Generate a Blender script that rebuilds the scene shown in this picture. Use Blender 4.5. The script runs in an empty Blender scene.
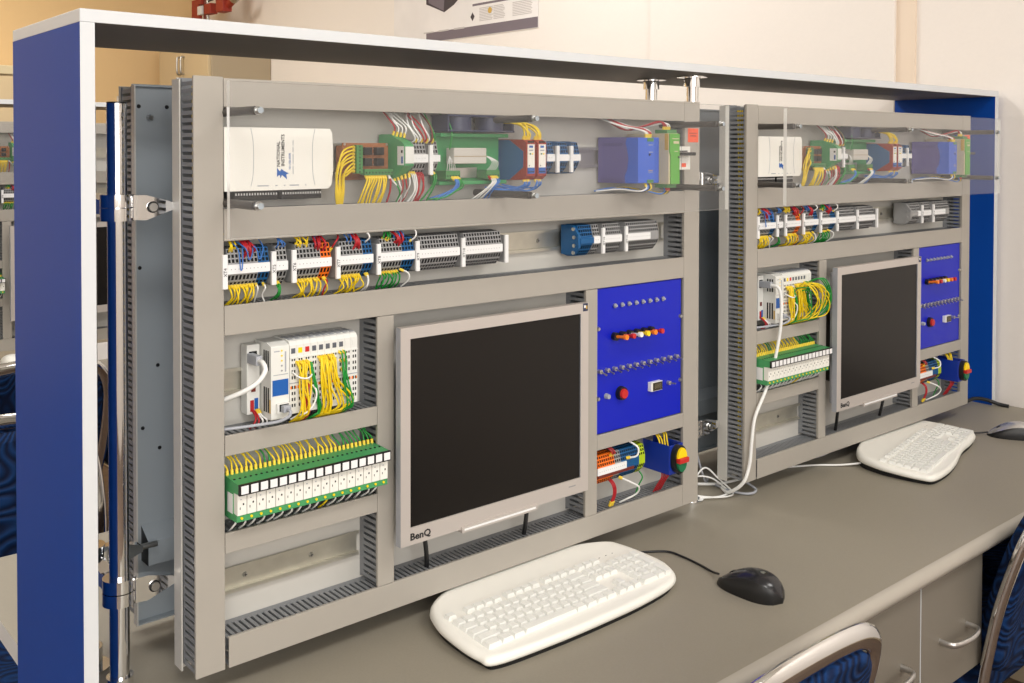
import bpy, math, random
from mathutils import Vector, Matrix
rnd = random.Random(7)
C = bpy.context.scene.collection
SC = bpy.context.scene
PI = math.pi

# ------------------------------------------------------------------ camera
cam_d = bpy.data.cameras.new('camera'); cam = bpy.data.objects.new('camera', cam_d); C.objects.link(cam)
YAW, PITCH, ROLL = math.radians(40.5336), math.radians(-1.1099), math.radians(0.1015)
FW = Vector((math.sin(YAW)*math.cos(PITCH), math.cos(YAW)*math.cos(PITCH), math.sin(PITCH)))
RT = Vector((math.cos(YAW), -math.sin(YAW), 0)); UP = RT.cross(FW)
R2 = math.cos(ROLL)*RT + math.sin(ROLL)*UP; U2 = -math.sin(ROLL)*RT + math.cos(ROLL)*UP
M = Matrix((R2, U2, -FW)).transposed().to_4x4(); M.translation = Vector((-0.4975, -1.189, 0.6994))
cam.matrix_world = M
cam_d.sensor_width = 36; cam_d.lens = 989.93/1024*36; cam_d.shift_y = (169.22-341.5)/1024
cam_d.clip_start = 0.02
SC.camera = cam
# ------------------------------------------------------------------ light
SC.view_settings.view_transform = 'Standard'; SC.view_settings.look = 'None'
SC.view_settings.gamma = 1; SC.view_settings.exposure = 0.3
SC.view_settings.use_curve_mapping = False
W = bpy.data.worlds.new('world'); SC.world = W; W.use_nodes = True
W.node_tree.nodes['Background'].inputs[0].default_value = (1, .97, .93, 1)
W.node_tree.nodes['Background'].inputs[1].default_value = .25
def area(name, loc, sx, sy, power, col=(1, .93, .84), rot=(0, 0, 0)):
    d = bpy.data.lights.new(name, 'AREA'); d.shape = 'RECTANGLE'; d.size = sx; d.size_y = sy
    d.energy = power; d.color = col
    o = bpy.data.objects.new(name, d); C.objects.link(o); o.location = loc; o.rotation_euler = rot
    return o
CEIL = 2.28
FLOOR = -0.745
NEUT = (1, .98, .945)
area('ceiling_lamp', (-0.9, -1.7, CEIL-.06), 1.2, .6, 24, NEUT)
area('ceiling_lamp', (1.2, -1.7, CEIL-.06), 1.2, .6, 20, NEUT)
area('ceiling_lamp', (-0.9, 1.4, CEIL-.06), 1.2, .6, 20, NEUT)
area('ceiling_lamp', (1.2, 1.4, CEIL-.06), 1.2, .6, 20, NEUT)
area('ceiling_lamp', (-1.0, 3.8, CEIL-.06), 1.2, .6, 26, (1, .93, .82))
area('ceiling_lamp', (0.4, 3.8, CEIL-.06), 1.2, .6, 26, (1, .93, .82))
area('front_fill', (-1.1, -3.5, 1.25), 2.8, 1.5, 64, (1, .985, .96), (PI/2, 0, 0))  # added soft frontal fill behind the camera, not a real window

# ------------------------------------------------------------------ materials
def lin(c):
    return tuple((x/255/12.92 if x/255 <= .04045 else ((x/255+.055)/1.055)**2.4) for x in c)
MATS = {}
def mat(name, rgb, rough=.5, metal=0, spec=.5, noise=0, nscale=60, coat=0, bump=0):
    m = bpy.data.materials.new(name); m.use_nodes = True
    nt = m.node_tree; b = nt.nodes['Principled BSDF']
    c = lin(rgb); b.inputs['Base Color'].default_value = (*c, 1)
    b.inputs['Roughness'].default_value = rough; b.inputs['Metallic'].default_value = metal
    b.inputs['Specular IOR Level'].default_value = spec
    b.inputs['Coat Weight'].default_value = coat
    if noise or bump:
        tc = nt.nodes.new('ShaderNodeTexCoord'); n = nt.nodes.new('ShaderNodeTexNoise')
        n.inputs['Scale'].default_value = nscale; n.inputs['Detail'].default_value = 4
        nt.links.new(tc.outputs['Object'], n.inputs['Vector'])
        if noise:
            mx = nt.nodes.new('ShaderNodeMix'); mx.data_type = 'RGBA'
            mx.inputs[6].default_value = (*[x*(1-noise) for x in c], 1)
            mx.inputs[7].default_value = (*[min(1, x*(1+noise)) for x in c], 1)
            nt.links.new(n.outputs['Fac'], mx.inputs[0]); nt.links.new(mx.outputs[2], b.inputs['Base Color'])
        if bump:
            bp = nt.nodes.new('ShaderNodeBump'); bp.inputs['Strength'].default_value = bump
            bp.inputs['Distance'].default_value = .002
            nt.links.new(n.outputs['Fac'], bp.inputs['Height']); nt.links.new(bp.outputs['Normal'], b.inputs['Normal'])
    MATS[name] = m
    return m
duct = mat('duct_grey', (166, 160, 151), .45, noise=.03, nscale=25)
ductside = mat('duct_side_shaded', (128, 130, 133), .5)  # duct grey darkened: shade on the slotted walls put into the colour
plate = mat('plate_grey', (196, 193, 186), .4, noise=.03, nscale=8)
steelgrey = mat('powder_grey', (158, 166, 172), .4, noise=.03, nscale=9)
galv = mat('galvanised', (205, 202, 190), .36, metal=.85, noise=.15, nscale=45)
chrome = mat('chrome', (236, 236, 236), .07, metal=1)
steel = mat('steel', (190, 190, 188), .28, metal=1)
alu = mat('alu', (200, 198, 195), .3, metal=.9)
black = mat('black_plastic', (22, 22, 23), .4)
hole = mat('dark_hole', (14, 14, 14), .8)
darkrod = mat('dark_rod', (70, 66, 62), .45)
white = mat('white_plastic', (238, 236, 228), .4)
white2 = mat('marker_white', (236, 236, 236), .5)
offwhite = mat('plc_white', (225, 225, 220), .45)
tgrey = mat('terminal_grey', (150, 150, 150), .5)
tblue = mat('terminal_blue', (8, 86, 140), .45)
torange = mat('terminal_orange', (240, 112, 10), .45)
tyg = mat('terminal_yellow_green', (176, 200, 20), .45)
green = mat('device_green', (72, 154, 96), .45)
green2 = mat('block_green', (70, 130, 74), .45)
lime = mat('supply_green', (92, 170, 62), .45)
beige = mat('beige_plastic', (205, 192, 158), .5)
brown = mat('perfboard', (150, 92, 50), .6, noise=.1, nscale=300)
redbr = mat('converter_red', (158, 52, 36), .5)
convblue = mat('converter_blue', (36, 96, 150), .5)
lblue = mat('label_blue', (20, 90, 170), .45)
psblue = mat('supply_blue', (48, 96, 204), .4)
psviolet = mat('supply_violet', (92, 84, 150), .45)
navy = mat('fan_navy', (44, 50, 78), .45)
cblue = mat('control_blue', (8, 28, 182), .35, spec=.35)
boxblue = mat('box_blue', (10, 46, 150), .4)
panelblue = mat('laminate_blue', (0, 66, 156), .45, spec=.25, noise=.03, nscale=300)
edgewhite = mat('edge_white', (212, 214, 216), .4)
wy = mat('wire_yellow', (238, 206, 20), .45)
wg = mat('wire_green', (20, 140, 50), .45)
wr = mat('wire_red', (176, 30, 40), .45)
ww = mat('wire_white', (235, 235, 232), .45)
wb = mat('wire_blue', (60, 120, 200), .45)
wbr = mat('wire_brown', (110, 40, 30), .5)
wk = mat('wire_black', (26, 26, 28), .45)
wgy = mat('wire_grey', (165, 168, 175), .45)
fer = mat('ferrule_yellow', (245, 212, 70), .5)
ora = mat('cap_orange', (250, 130, 20), .4)
yel = mat('cap_yellow', (252, 215, 10), .4)
red = mat('cap_red', (196, 40, 36), .4)
grn = mat('cap_green', (16, 110, 70), .4)
orange_l = mat('label_orange', (244, 92, 52), .6)
goldl = mat('label_gold', (205, 165, 70), .5)
silver = mat('monitor_silver', (196, 188, 182), .35, metal=.25)
silver2 = mat('monitor_side', (170, 172, 180), .4, metal=.25)
screenm = mat('screen_black', (24, 21, 19), .3, spec=.3)
kbw = mat('keyboard_white', (244, 242, 234), .4)
kbk = mat('key_white', (236, 236, 231), .45)
mdark = mat('mouse_dark', (30, 30, 34), .22, spec=.6)
mblue = mat('mouse_band', (22, 28, 44), .18, spec=.7)
msilver = mat('mouse_silver', (200, 198, 195), .25, metal=.6)
deskm = mat('desk_laminate', (146, 139, 125), .5, noise=.07, nscale=350)
deskedge = mat('desk_edge', (168, 161, 150), .32)
cabm = mat('cabinet_grey', (120, 113, 102), .5, noise=.05, nscale=300)
shelfm = mat('shelf_board', (128, 118, 106), .55, noise=.04, nscale=200)
wallpink = mat('wall_light', (242, 235, 228), .9, noise=.015, nscale=90, bump=.15)
wallwarm = mat('wall_warm', (232, 200, 150), .9, noise=.015, nscale=90, bump=.15)
wallstrip = mat('wall_corner_strip', (238, 220, 200), .9)
ceilm = mat('ceiling_white', (240, 238, 232), .9)
wardm = mat('wardrobe_beige', (204, 184, 148), .5)
wards = mat('wardrobe_shaded', (176, 160, 134), .5)  # wardrobe beige with the shade of its unlit side painted in
paper = mat('poster_paper', (236, 232, 230), .7, noise=.10, nscale=7)
pgrey = mat('poster_grey', (120, 110, 118), .7)
plight = mat('poster_text', (196, 190, 188), .7)
pdark = mat('poster_dark', (70, 62, 66), .7)
rubberk = mat('rubber_black', (18, 18, 20), .6)
def fabric_mat():
    m = bpy.data.materials.new('chair_fabric'); m.use_nodes = True; nt = m.node_tree; b = nt.nodes['Principled BSDF']
    b.inputs['Roughness'].default_value = .85; b.inputs['Specular IOR Level'].default_value = .2
    tc = nt.nodes.new('ShaderNodeTexCoord'); n = nt.nodes.new('ShaderNodeTexNoise')
    n.inputs['Scale'].default_value = 11; n.inputs['Detail'].default_value = 0
    nt.links.new(tc.outputs['Object'], n.inputs['Vector'])
    mul = nt.nodes.new('ShaderNodeMath'); mul.operation = 'MULTIPLY'; mul.inputs[1].default_value = 70
    s = nt.nodes.new('ShaderNodeMath'); s.operation = 'SINE'
    nt.links.new(n.outputs['Fac'], mul.inputs[0]); nt.links.new(mul.outputs[0], s.inputs[0])
    r = nt.nodes.new('ShaderNodeValToRGB')
    r.color_ramp.elements[0].color = (*lin((8, 22, 52)), 1); r.color_ramp.elements[1].color = (*lin((14, 50, 98)), 1)
    mr = nt.nodes.new('ShaderNodeMapRange'); mr.inputs[1].default_value = -1
    nt.links.new(s.outputs[0], mr.inputs[0]); nt.links.new(mr.outputs[0], r.inputs[0])
    nt.links.new(r.outputs[0], b.inputs['Base Color'])
    bp = nt.nodes.new('ShaderNodeBump'); bp.inputs['Strength'].default_value = .5; bp.inputs['Distance'].default_value = .004
    nt.links.new(s.outputs[0], bp.inputs['Height']); nt.links.new(bp.outputs['Normal'], b.inputs['Normal'])
    return m
fabric = fabric_mat()
def wood_mat():
    m = bpy.data.materials.new('floor_wood'); m.use_nodes = True; nt = m.node_tree; b = nt.nodes['Principled BSDF']
    b.inputs['Roughness'].default_value = .45
    tc = nt.nodes.new('ShaderNodeTexCoord'); mp = nt.nodes.new('ShaderNodeMapping'); mp.inputs['Scale'].default_value = (3, 40, 1)
    n = nt.nodes.new('ShaderNodeTexNoise'); n.inputs['Scale'].default_value = 2; n.inputs['Detail'].default_value = 5
    nt.links.new(tc.outputs['Object'], mp.inputs[0]); nt.links.new(mp.outputs[0], n.inputs['Vector'])
    r = nt.nodes.new('ShaderNodeValToRGB'); r.color_ramp.elements[0].position = .3; r.color_ramp.elements[1].position = .7
    r.color_ramp.elements[0].color = (*lin((62, 46, 36)), 1); r.color_ramp.elements[1].color = (*lin((104, 82, 64)), 1)
    nt.links.new(n.outputs['Fac'], r.inputs[0]); nt.links.new(r.outputs[0], b.inputs['Base Color'])
    return m
woodm = wood_mat()
def acrylic_mat(name, diff, col, edge=False):
    m = bpy.data.materials.new(name); m.use_nodes = True; nt = m.node_tree
    nt.nodes.remove(nt.nodes['Principled BSDF']); out = nt.nodes['Material Output']
    t = nt.nodes.new('ShaderNodeBsdfTransparent'); d = nt.nodes.new('ShaderNodeBsdfDiffuse'); g = nt.nodes.new('ShaderNodeBsdfGlossy')
    t.inputs[0].default_value = (.97, .97, .97, 1); d.inputs[0].default_value = (*col, 1); g.inputs['Roughness'].default_value = .03
    f = nt.nodes.new('ShaderNodeFresnel'); ge = nt.nodes.new('ShaderNodeNewGeometry')
    mr = nt.nodes.new('ShaderNodeMapRange'); mr.inputs[3].default_value = 1.3; mr.inputs[4].default_value = 1/1.3
    nt.links.new(ge.outputs['Backfacing'], mr.inputs[0]); nt.links.new(mr.outputs[0], f.inputs[0])
    a = nt.nodes.new('ShaderNodeMixShader'); a.inputs[0].default_value = diff
    nt.links.new(t.outputs[0], a.inputs[1]); nt.links.new(d.outputs[0], a.inputs[2])
    c = nt.nodes.new('ShaderNodeMixShader'); nt.links.new(f.outputs[0], c.inputs[0])
    nt.links.new(a.outputs[0], c.inputs[1]); nt.links.new(g.outputs[0], c.inputs[2])
    nt.links.new(c.outputs[0], out.inputs[0])
    return m
acrylic = acrylic_mat('acrylic_sheet', .022, (.8, .8, .8))
acrylic_e = acrylic_mat('acrylic_edge_glow', .8, (.92, .91, .86))  # whitish diffuse colour stands in for light scattered out at the sheet edges

# ------------------------------------------------------------------ mesh helpers
class MB:
    def __init__(s): s.v = []; s.f = []; s.mi = []; s.sm = []; s.mats = []
    def _m(s, m):
        if m not in s.mats: s.mats.append(m)
        return s.mats.index(m)
    def faces(s, vs, fs, m, smooth=False):
        b = len(s.v); s.v += [tuple(v) for v in vs]; k = s._m(m)
        for f in fs: s.f.append([b+i for i in f]); s.mi.append(k); s.sm.append(smooth)
        return s
    def box(s, x0, x1, y0, y1, z0, z1, m, fm=None):
        x0, x1 = min(x0, x1), max(x0, x1); y0, y1 = min(y0, y1), max(y0, y1); z0, z1 = min(z0, z1), max(z0, z1)
        vs = [(x, y, z) for z in (z0, z1) for y in (y0, y1) for x in (x0, x1)]
        F = {'b': (0, 2, 3, 1), 't': (4, 5, 7, 6), 'f': (0, 1, 5, 4), 'k': (2, 6, 7, 3), 'l': (0, 4, 6, 2), 'r': (1, 3, 7, 5)}
        b = len(s.v); s.v += vs
        for k, f in F.items():
            s.f.append([b+i for i in f]); s.mi.append(s._m((fm or {}).get(k, m))); s.sm.append(False)
        return s
    def prism(s, poly, ax, a0, a1, m, capm=None):
        # poly: 2D points in the plane normal to ax ('x': (y,z), 'y': (x,z), 'z': (x,y))
        def P(p, a): return {'x': (a, p[0], p[1]), 'y': (p[0], a, p[1]), 'z': (p[0], p[1], a)}[ax]
        n = len(poly)
        s.faces([P(p, a0) for p in poly]+[P(p, a1) for p in poly], [(i, (i+1) % n, n+(i+1) % n, n+i) for i in range(n)], m)
        s.faces([P(p, a0) for p in poly], [tuple(range(n))], capm or m)
        s.faces([P(p, a1) for p in poly], [tuple(range(n))], capm or m)
        return s
    def cyl(s, p0, p1, r, m, n=12, r2=None, capm=None, sx=1):
        p0 = Vector(p0); p1 = Vector(p1); d = (p1-p0).normalized(); r2 = r if r2 is None else r2
        a = d.orthogonal().normalized() if abs(d.z) < .99 else Vector((1, 0, 0)); b = d.cross(a)
        ring = lambda p, q: [p+(a*math.cos(2*PI*i/n)+b*math.sin(2*PI*i/n)*sx)*q for i in range(n)]
        A, B = ring(p0, r), ring(p1, r2)
        s.faces(A+B, [(i, (i+1) % n, n+(i+1) % n, n+i) for i in range(n)], m, True)
        s.faces(A, [tuple(reversed(range(n)))], capm or m); s.faces(B, [tuple(range(n))], capm or m)
        return s
    def tube(s, pts, r, m, n=6, res=4, close=False, smoothpts=True, ry=None, upv=None):
        P = [Vector(p) for p in pts]
        if smoothpts and len(P) > 2: P = catmull(P, res, close)
        N = len(P); rings = []
        up = Vector(upv) if upv else None
        a = None
        for i, p in enumerate(P):
            if close: t = (P[(i+1) % N]-P[i-1]).normalized()
            else: t = (P[min(i+1, N-1)]-P[max(i-1, 0)]).normalized()
            if up: a = (up-t*up.dot(t)).normalized()
            elif a is None: a = t.orthogonal().normalized()
            else: a = (a-t*a.dot(t)).normalized()
            b = t.cross(a)
            rings.append([p+a*math.cos(2*PI*k/n)*r+b*math.sin(2*PI*k/n)*(ry or r) for k in range(n)])
        vs = [v for q in rings for v in q]; fs = []
        for i in range(N if close else N-1):
            j = (i+1) % N
            for k in range(n):
                l = (k+1) % n; fs.append((i*n+k, i*n+l, j*n+l, j*n+k))
        s.faces(vs, fs, m, True)
        if not close:
            s.faces(rings[0], [tuple(reversed(range(n)))], m); s.faces(rings[-1], [tuple(range(n))], m)
        return s
    def mesh(s, name, origin=(0, 0, 0)):
        me = bpy.data.meshes.new(name)
        ox, oy, oz = origin
        me.from_pydata([(x-ox, y-oy, z-oz) for x, y, z in s.v], [], s.f)
        for m in s.mats: me.materials.append(m)
        me.polygons.foreach_set('material_index', s.mi); me.polygons.foreach_set('use_smooth', s.sm)
        import bmesh
        bm = bmesh.new(); bm.from_mesh(me); bmesh.ops.recalc_face_normals(bm, faces=bm.faces); bm.to_mesh(me); bm.free()
        me.update(); return me
    def build(s, name, parent=None, origin=None, bevel=0, loc=None, segs=2):
        if origin is None: origin = ORG.get(root_of(parent), (0, 0, 0)) if parent else (loc or (0, 0, 0))
        o = bpy.data.objects.new(name, s.mesh(name, origin)); C.objects.link(o)
        if parent: o.parent = parent
        else: o.location = origin
        if bevel: add_bevel(o, bevel, segs)
        return o
def add_bevel(o, w, segs=2):
    b = o.modifiers.new('bevel', 'BEVEL'); b.width = w; b.segments = segs; b.limit_method = 'ANGLE'; b.angle_limit = math.radians(40)
def catmull(P, res, close=False):
    out = []; N = len(P); rng = range(N if close else N-1)
    for i in rng:
        p0 = P[(i-1) % N] if close or i > 0 else P[0]; p1 = P[i]; p2 = P[(i+1) % N]
        p3 = P[(i+2) % N] if close or i+2 < N else P[-1]
        for k in range(res):
            t = k/res
            out.append(.5*((2*p1)+(p2-p0)*t+(2*p0-5*p1+4*p2-p3)*t*t+(3*p1-p0-3*p2+p3)*t*t*t))
    if not close: out.append(P[-1])
    return out
ORG = {}
def root_of(o):
    while o.parent: o = o.parent
    return o
def tag(o, label, cat, group=None):
    o['label'] = label; o['category'] = cat
    if group: o['group'] = group
    return o
def thing(name, label, cat, loc, group=None):
    o = bpy.data.objects.new(name, None); C.objects.link(o); o.location = loc; o.empty_display_size = .02
    ORG[o] = tuple(loc); return tag(o, label, cat, group)
def lab(o, t): o['label'] = t; return o
def share(src, name, parent, off):
    o = src.copy(); o.name = name; C.objects.link(o); o.parent = parent; o.location = off; return o
KIDS = {}
def copy_tree(o, parent=None):
    c = o.copy(); C.objects.link(c)
    if parent: c.parent = parent
    for ch in KIDS.get(o, []): copy_tree(ch, c)
    return c
def index_kids():
    KIDS.clear()
    for o in bpy.data.objects:
        if o.parent: KIDS.setdefault(o.parent, []).append(o)
def struct(name, mb, bevel=0):
    o = mb.build(name, bevel=bevel); o['kind'] = 'structure'; return o
TXT = {}
def text_mesh(body, size, m, bold=0):
    k = (body, size, m.name)
    if k not in TXT:
        cu = bpy.data.curves.new('text', 'FONT'); cu.body = body; cu.size = size; cu.align_x = 'CENTER'; cu.align_y = 'CENTER'
        cu.offset = bold; cu.extrude = .00015; cu.resolution_u = 2
        o = bpy.data.objects.new('text', cu); C.objects.link(o); dg = bpy.context.evaluated_depsgraph_get(); dg.update()
        me = bpy.data.meshes.new_from_object(o.evaluated_get(dg)); bpy.data.objects.remove(o)
        me.materials.clear(); me.materials.append(m); TXT[k] = me
    return TXT[k]
def text(body, size, m, pos, parent, vertical=False, name='lettering', bold=0, plane='y', sx=1):
    o = bpy.data.objects.new(name, text_mesh(body, size, m, bold)); C.objects.link(o); o.parent = parent
    r = ORG.get(root_of(parent), (0, 0, 0)); o.location = Vector(pos)-Vector(r)
    if plane == 'y': o.rotation_euler = (PI/2, -PI/2 if vertical else 0, 0)
    elif plane == 'x': o.rotation_euler = (PI/2, 0, -PI/2)
    o.scale = (sx, 1, 1)
    return o
def J(a): return rnd.uniform(-a, a)*1.35
def wire(parent, pts, m, r=.0011, ferrule=None, name='wire', n=5, res=4, fr=None):
    mb = MB().tube(pts, r, m, n, res)
    if ferrule:
        a, b = Vector(pts[0]), Vector(pts[1]); d = (b-a).normalized()
        mb.cyl(a-d*.001, a+d*.006, fr or r*1.7, ferrule, 6)
    return mb.build(name, parent)

# ------------------------------------------------------------------ room
struct('floor', MB().box(-3.4, 2.5, -3.6, 5.5, FLOOR-.1, FLOOR, woodm))
struct('ceiling', MB().box(-3.4, 2.5, -3.6, 5.5, CEIL, CEIL+.1, ceilm))
struct('wall_right', MB().box(2.303, 2.45, -3.6, 5.45, FLOOR, CEIL, wallpink))
struct('wall_far', MB().box(-3.4, 2.303, 5.35, 5.5, FLOOR, CEIL, wallwarm))
struct('wall_left', MB().box(-3.5, -3.4, -3.6, 5.5, FLOOR, CEIL, wallpink))
struct('wall_near', MB().box(-3.4, 2.45, -3.7, -3.6, FLOOR, CEIL, wallpink))
struct('trim_1', MB().box(2.283, 2.303, .315, 1.275, FLOOR, CEIL, wallpink))
struct('trim_2', MB().box(2.294, 2.303, .256, .315, FLOOR, CEIL, wallstrip))
struct('baseboard_right', MB().box(2.29, 2.303, -3.6, .256, FLOOR, FLOOR+.07, wards))

# wardrobe with two doors in the far corner, low cabinet by the far wall
wd = thing('wardrobe', 'tall beige two-door wardrobe in the far corner with a red model on top', 'wardrobe', (2.1, 4.8, FLOOR))
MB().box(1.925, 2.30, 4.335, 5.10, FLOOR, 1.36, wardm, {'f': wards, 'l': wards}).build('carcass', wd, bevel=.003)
for k in range(2):
    y0 = 4.345+k*.376
    d = MB().box(1.907, 1.925, y0, y0+.370, FLOOR+.08, 1.355, wardm).build('door', wd, bevel=.002)
    yh = 4.345+.370-.025+k*.056
    MB().tube([(1.907, yh, 1.16), (1.885, yh, 1.165), (1.885, yh, 1.255), (1.907, yh, 1.26)], .006, steel, 8).build('handle', d)
lc = thing('storage_cabinet', 'cream storage cabinet with pale top by the far wall, left edge of view', 'cabinet', (.65, 5.1, FLOOR))
MB().box(.1, 1.18, 4.9, 5.34, FLOOR, 1.12, wardm).build('carcass', lc, bevel=.003)
MB().box(.08, 1.2, 4.88, 5.345, 1.12, 1.17, beige).build('top_board', lc, bevel=.004)
for k in range(2):
    d = MB().box(.11+k*.54, .63+k*.54, 4.885, 4.9, FLOOR+.05, 1.11, wardm).build('door', lc, bevel=.002)
    MB().box(.56+k*.14, .58+k*.14, 4.865, 4.885, .2, .32, steel).build('handle', d)
# red laboratory model on top of wardrobe
rm = thing('manipulator_model', 'small red mechanical model with black rods standing on the wardrobe', 'model', (2.15, 4.6, 1.36))
MB().box(2.06, 2.20, 4.74, 4.94, 1.36, 1.375, black).build('base', rm, bevel=.002)
MB().cyl((2.12, 4.835, 1.375), (2.12, 4.835, 1.80), .010, steel, 10).cyl((2.12, 4.862, 1.375), (2.12, 4.862, 1.80), .016, wbr, 10).build('post', rm)
MB().box(2.10, 2.12, 4.92, 5.04, 1.535, 1.66, redbr).build('plate', rm, bevel=.002)
MB().box(2.09, 2.13, 4.87, 4.93, 1.555, 1.61, white2).box(2.09, 2.13, 4.87, 4.925, 1.62, 1.68, redbr).build('bracket', rm, bevel=.003)
MB().box(2.08, 2.13, 4.71, 4.80, 1.545, 1.61, redbr).build('bracket', rm, bevel=.003)
MB().box(2.08, 2.14, 4.525, 4.63, 1.54, 1.72, redbr).build('clamp_block', rm, bevel=.004)
for z in (1.555, 1.595, 1.635):
    MB().cyl((2.12, 4.84, z), (2.12, 4.60, z+.012), .006, black, 8).build('rod', rm)
MB().cyl((2.12, 4.53, 1.58), (2.12, 4.45, 1.61), .024, redbr, 10).cyl((2.12, 4.46, 1.605), (2.12, 4.42, 1.62), .028, steel, 10).build('nose', rm)

# poster on the right wall
po = thing('wall_poster', 'printed poster with a dark device picture above a grey bottom strip on the wall', 'poster', (2.30, 2.45, 1.2))
XP = 2.301
def pz(y, t): # poster lower edge slopes not: rectangular sheet
    return 1.215+t
MB().box(XP-.0015, XP, 1.914, 2.998, 1.215, 1.95, paper).build('sheet', po)
def pq(y0, y1, z0, z1, m, k=1): return MB().box(XP-.0016-.0004*k, XP-.0015, y0, y1, z0, z1, m)
pq(1.916, 2.72, 1.217, 1.262, pgrey).build('footer_band', po)
pq(1.914, 2.36, 1.352, 1.362, pgrey).build('rule_line', po)
b = MB()
for y0, y1 in ((1.95, 2.08), (2.13, 2.21), (2.21, 2.31)):
    for k in range(9): b.box(XP-.002, XP-.0015, y0+rnd.uniform(0, .015), y1, 1.280+k*.0070, 1.2835+k*.0070, plight)
for k in range(7): b.box(XP-.002, XP-.0015, 1.93+rnd.uniform(0, .03), 2.35, 1.385+k*.02, 1.389+k*.02, plight)
for k in range(3): b.box(XP-.0026, XP-.0015, 2.42+k*.12, 2.50+k*.12, 1.258+k*.001, 1.266, plight)
o = b.build('text_lines', po); o['kind'] = 'stuff'
MB().prism([(2.36, 1.285), (2.345, 1.305), (2.36, 1.325), (2.375, 1.305)], 'x', XP-.002, XP-.0015, pdark).build('emblem', po)
MB().cyl((XP-.0022, 2.235, 1.322), (XP-.0015, 2.235, 1.322), .014, goldl, 14).build('emblem', po)
MB().prism([(2.72, 1.50), (2.72, 1.40), (2.64, 1.372), (2.575, 1.348), (2.50, 1.375), (2.46, 1.40), (2.44, 1.55), (2.62, 1.60)], 'x', XP-.0021, XP-.0015, pdark).build('device_picture', po)
MB().prism([(2.70, 1.50), (2.70, 1.405), (2.58, 1.355), (2.56, 1.52)], 'x', XP-.0026, XP-.0021, pgrey).build('device_picture', po)

# ------------------------------------------------------------------ desk with shelf
def build_desk(label, x0, x1):
    d = thing('work_desk', label, 'desk', ((x0+x1)/2, .13, FLOOR))
    prof = [(-.386, 0), (.656, 0)]+[(.656+.0145*math.sin(PI*i/10), -.0145+.0145*math.cos(PI*i/10)) for i in range(1, 10)]+[(.656, -.029), (-.386, -.029)]+[(-.386-.0145*math.sin(PI*i/10), -.0145-.0145*math.cos(PI*i/10)) for i in range(1, 10)]
    b = MB(); n = len(prof)
    b.prism(prof, 'x', x0, x1, deskedge)
    for q in range(n): b.sm[q] = q not in (0, 11)
    b.mi[0] = b._m(deskm); b.mi[n] = b._m(edgewhite)
    b.build('desktop', d)
    for x, zt_ in ((x0+.12, -.029), (1.30, -.2415), (x1-.12, -.029)):
        for y0, y1 in ((-.33 if x < 2 else .0, .10), (.2, .6)):
            MB().box(x-.008, x+.008, y0, y1, FLOOR, zt_ if y0 < 0 else -.029, panelblue, {'f': edgewhite, 'k': edgewhite}).build('leg', d, bevel=.001)
    MB().box(x0+.2, x1-.2, .12, .138, -.35, -.029, deskm).build('modesty_panel', d)
    return d
desk = build_desk('grey laminate double-sided work desk with rounded edge under both near panels', -.128, 2.300)
def build_shelf(label, x0, x1):
    s = thing('bench_shelf', label, 'shelf', ((x0+x1)/2, .157, 0))
    MB().box(x0, x1, .0118, .3031, .8477, .8634, shelfm, {'f': edgewhite, 'l': edgewhite, 'k': edgewhite, 'r': edgewhite}).build('top_board', s, bevel=.0008)
    MB().box(x0, x0+.0167, .0118, .3031, .0005, .8477, panelblue, {'f': edgewhite, 'k': edgewhite}).build('end_panel', s)
    MB().box(x0, x0+.0022, .0118, .3031, FLOOR, .0005, panelblue, {'f': edgewhite, 'k': edgewhite}).build('skirt_panel', s)
    MB().box(x1-.0208, x1, .0118, .3031, .0, .8477, panelblue, {'f': edgewhite, 'k': edgewhite}).build('end_panel', s)
    return s
shelf = build_shelf('long grey overhead shelf with blue end panels standing on the near desk', -.1306, 2.288)

# chrome poles
def pole(x, y, z1, label, flange_top):
    p = thing('chrome_pole', label, 'pole', (x, y, 0), 'chrome poles')
    MB().cyl((x, y, 0), (x, y, z1), .0122, chrome, 24).build('tube', p)
    MB().cyl((x, y, 0), (x, y, .004), .027, chrome, 24).cyl((x, y, .004), (x, y, .03), .0165, chrome, 24).build('base_flange', p, bevel=.0008)
    if flange_top:
        MB().cyl((x, y, .8477), (x, y, .8437), .030, chrome, 24).cyl((x, y, .8437), (x, y, .825), .0165, chrome, 24).build('top_flange', p, bevel=.0008)
    else:
        MB().cyl((x, y, z1-.001), (x, y, z1+.002), .0118, black, 24).build('end_cap', p)
    return p
PA, PB = .0835, .1835
pole(-.065, PA, .757, 'chrome pole with capped top behind the left edge of the left wiring panel', False)
pole(-.071, PB, .757, 'chrome pole nearest the blue left end panel on the far desk side', False)
pole(1.053, .0745, .8437, 'nearer chrome pole under shelf in the gap between the two panels', True)
pole(1.055, PB, .8437, 'farther chrome pole under shelf in the gap between the two panels', True)
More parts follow.
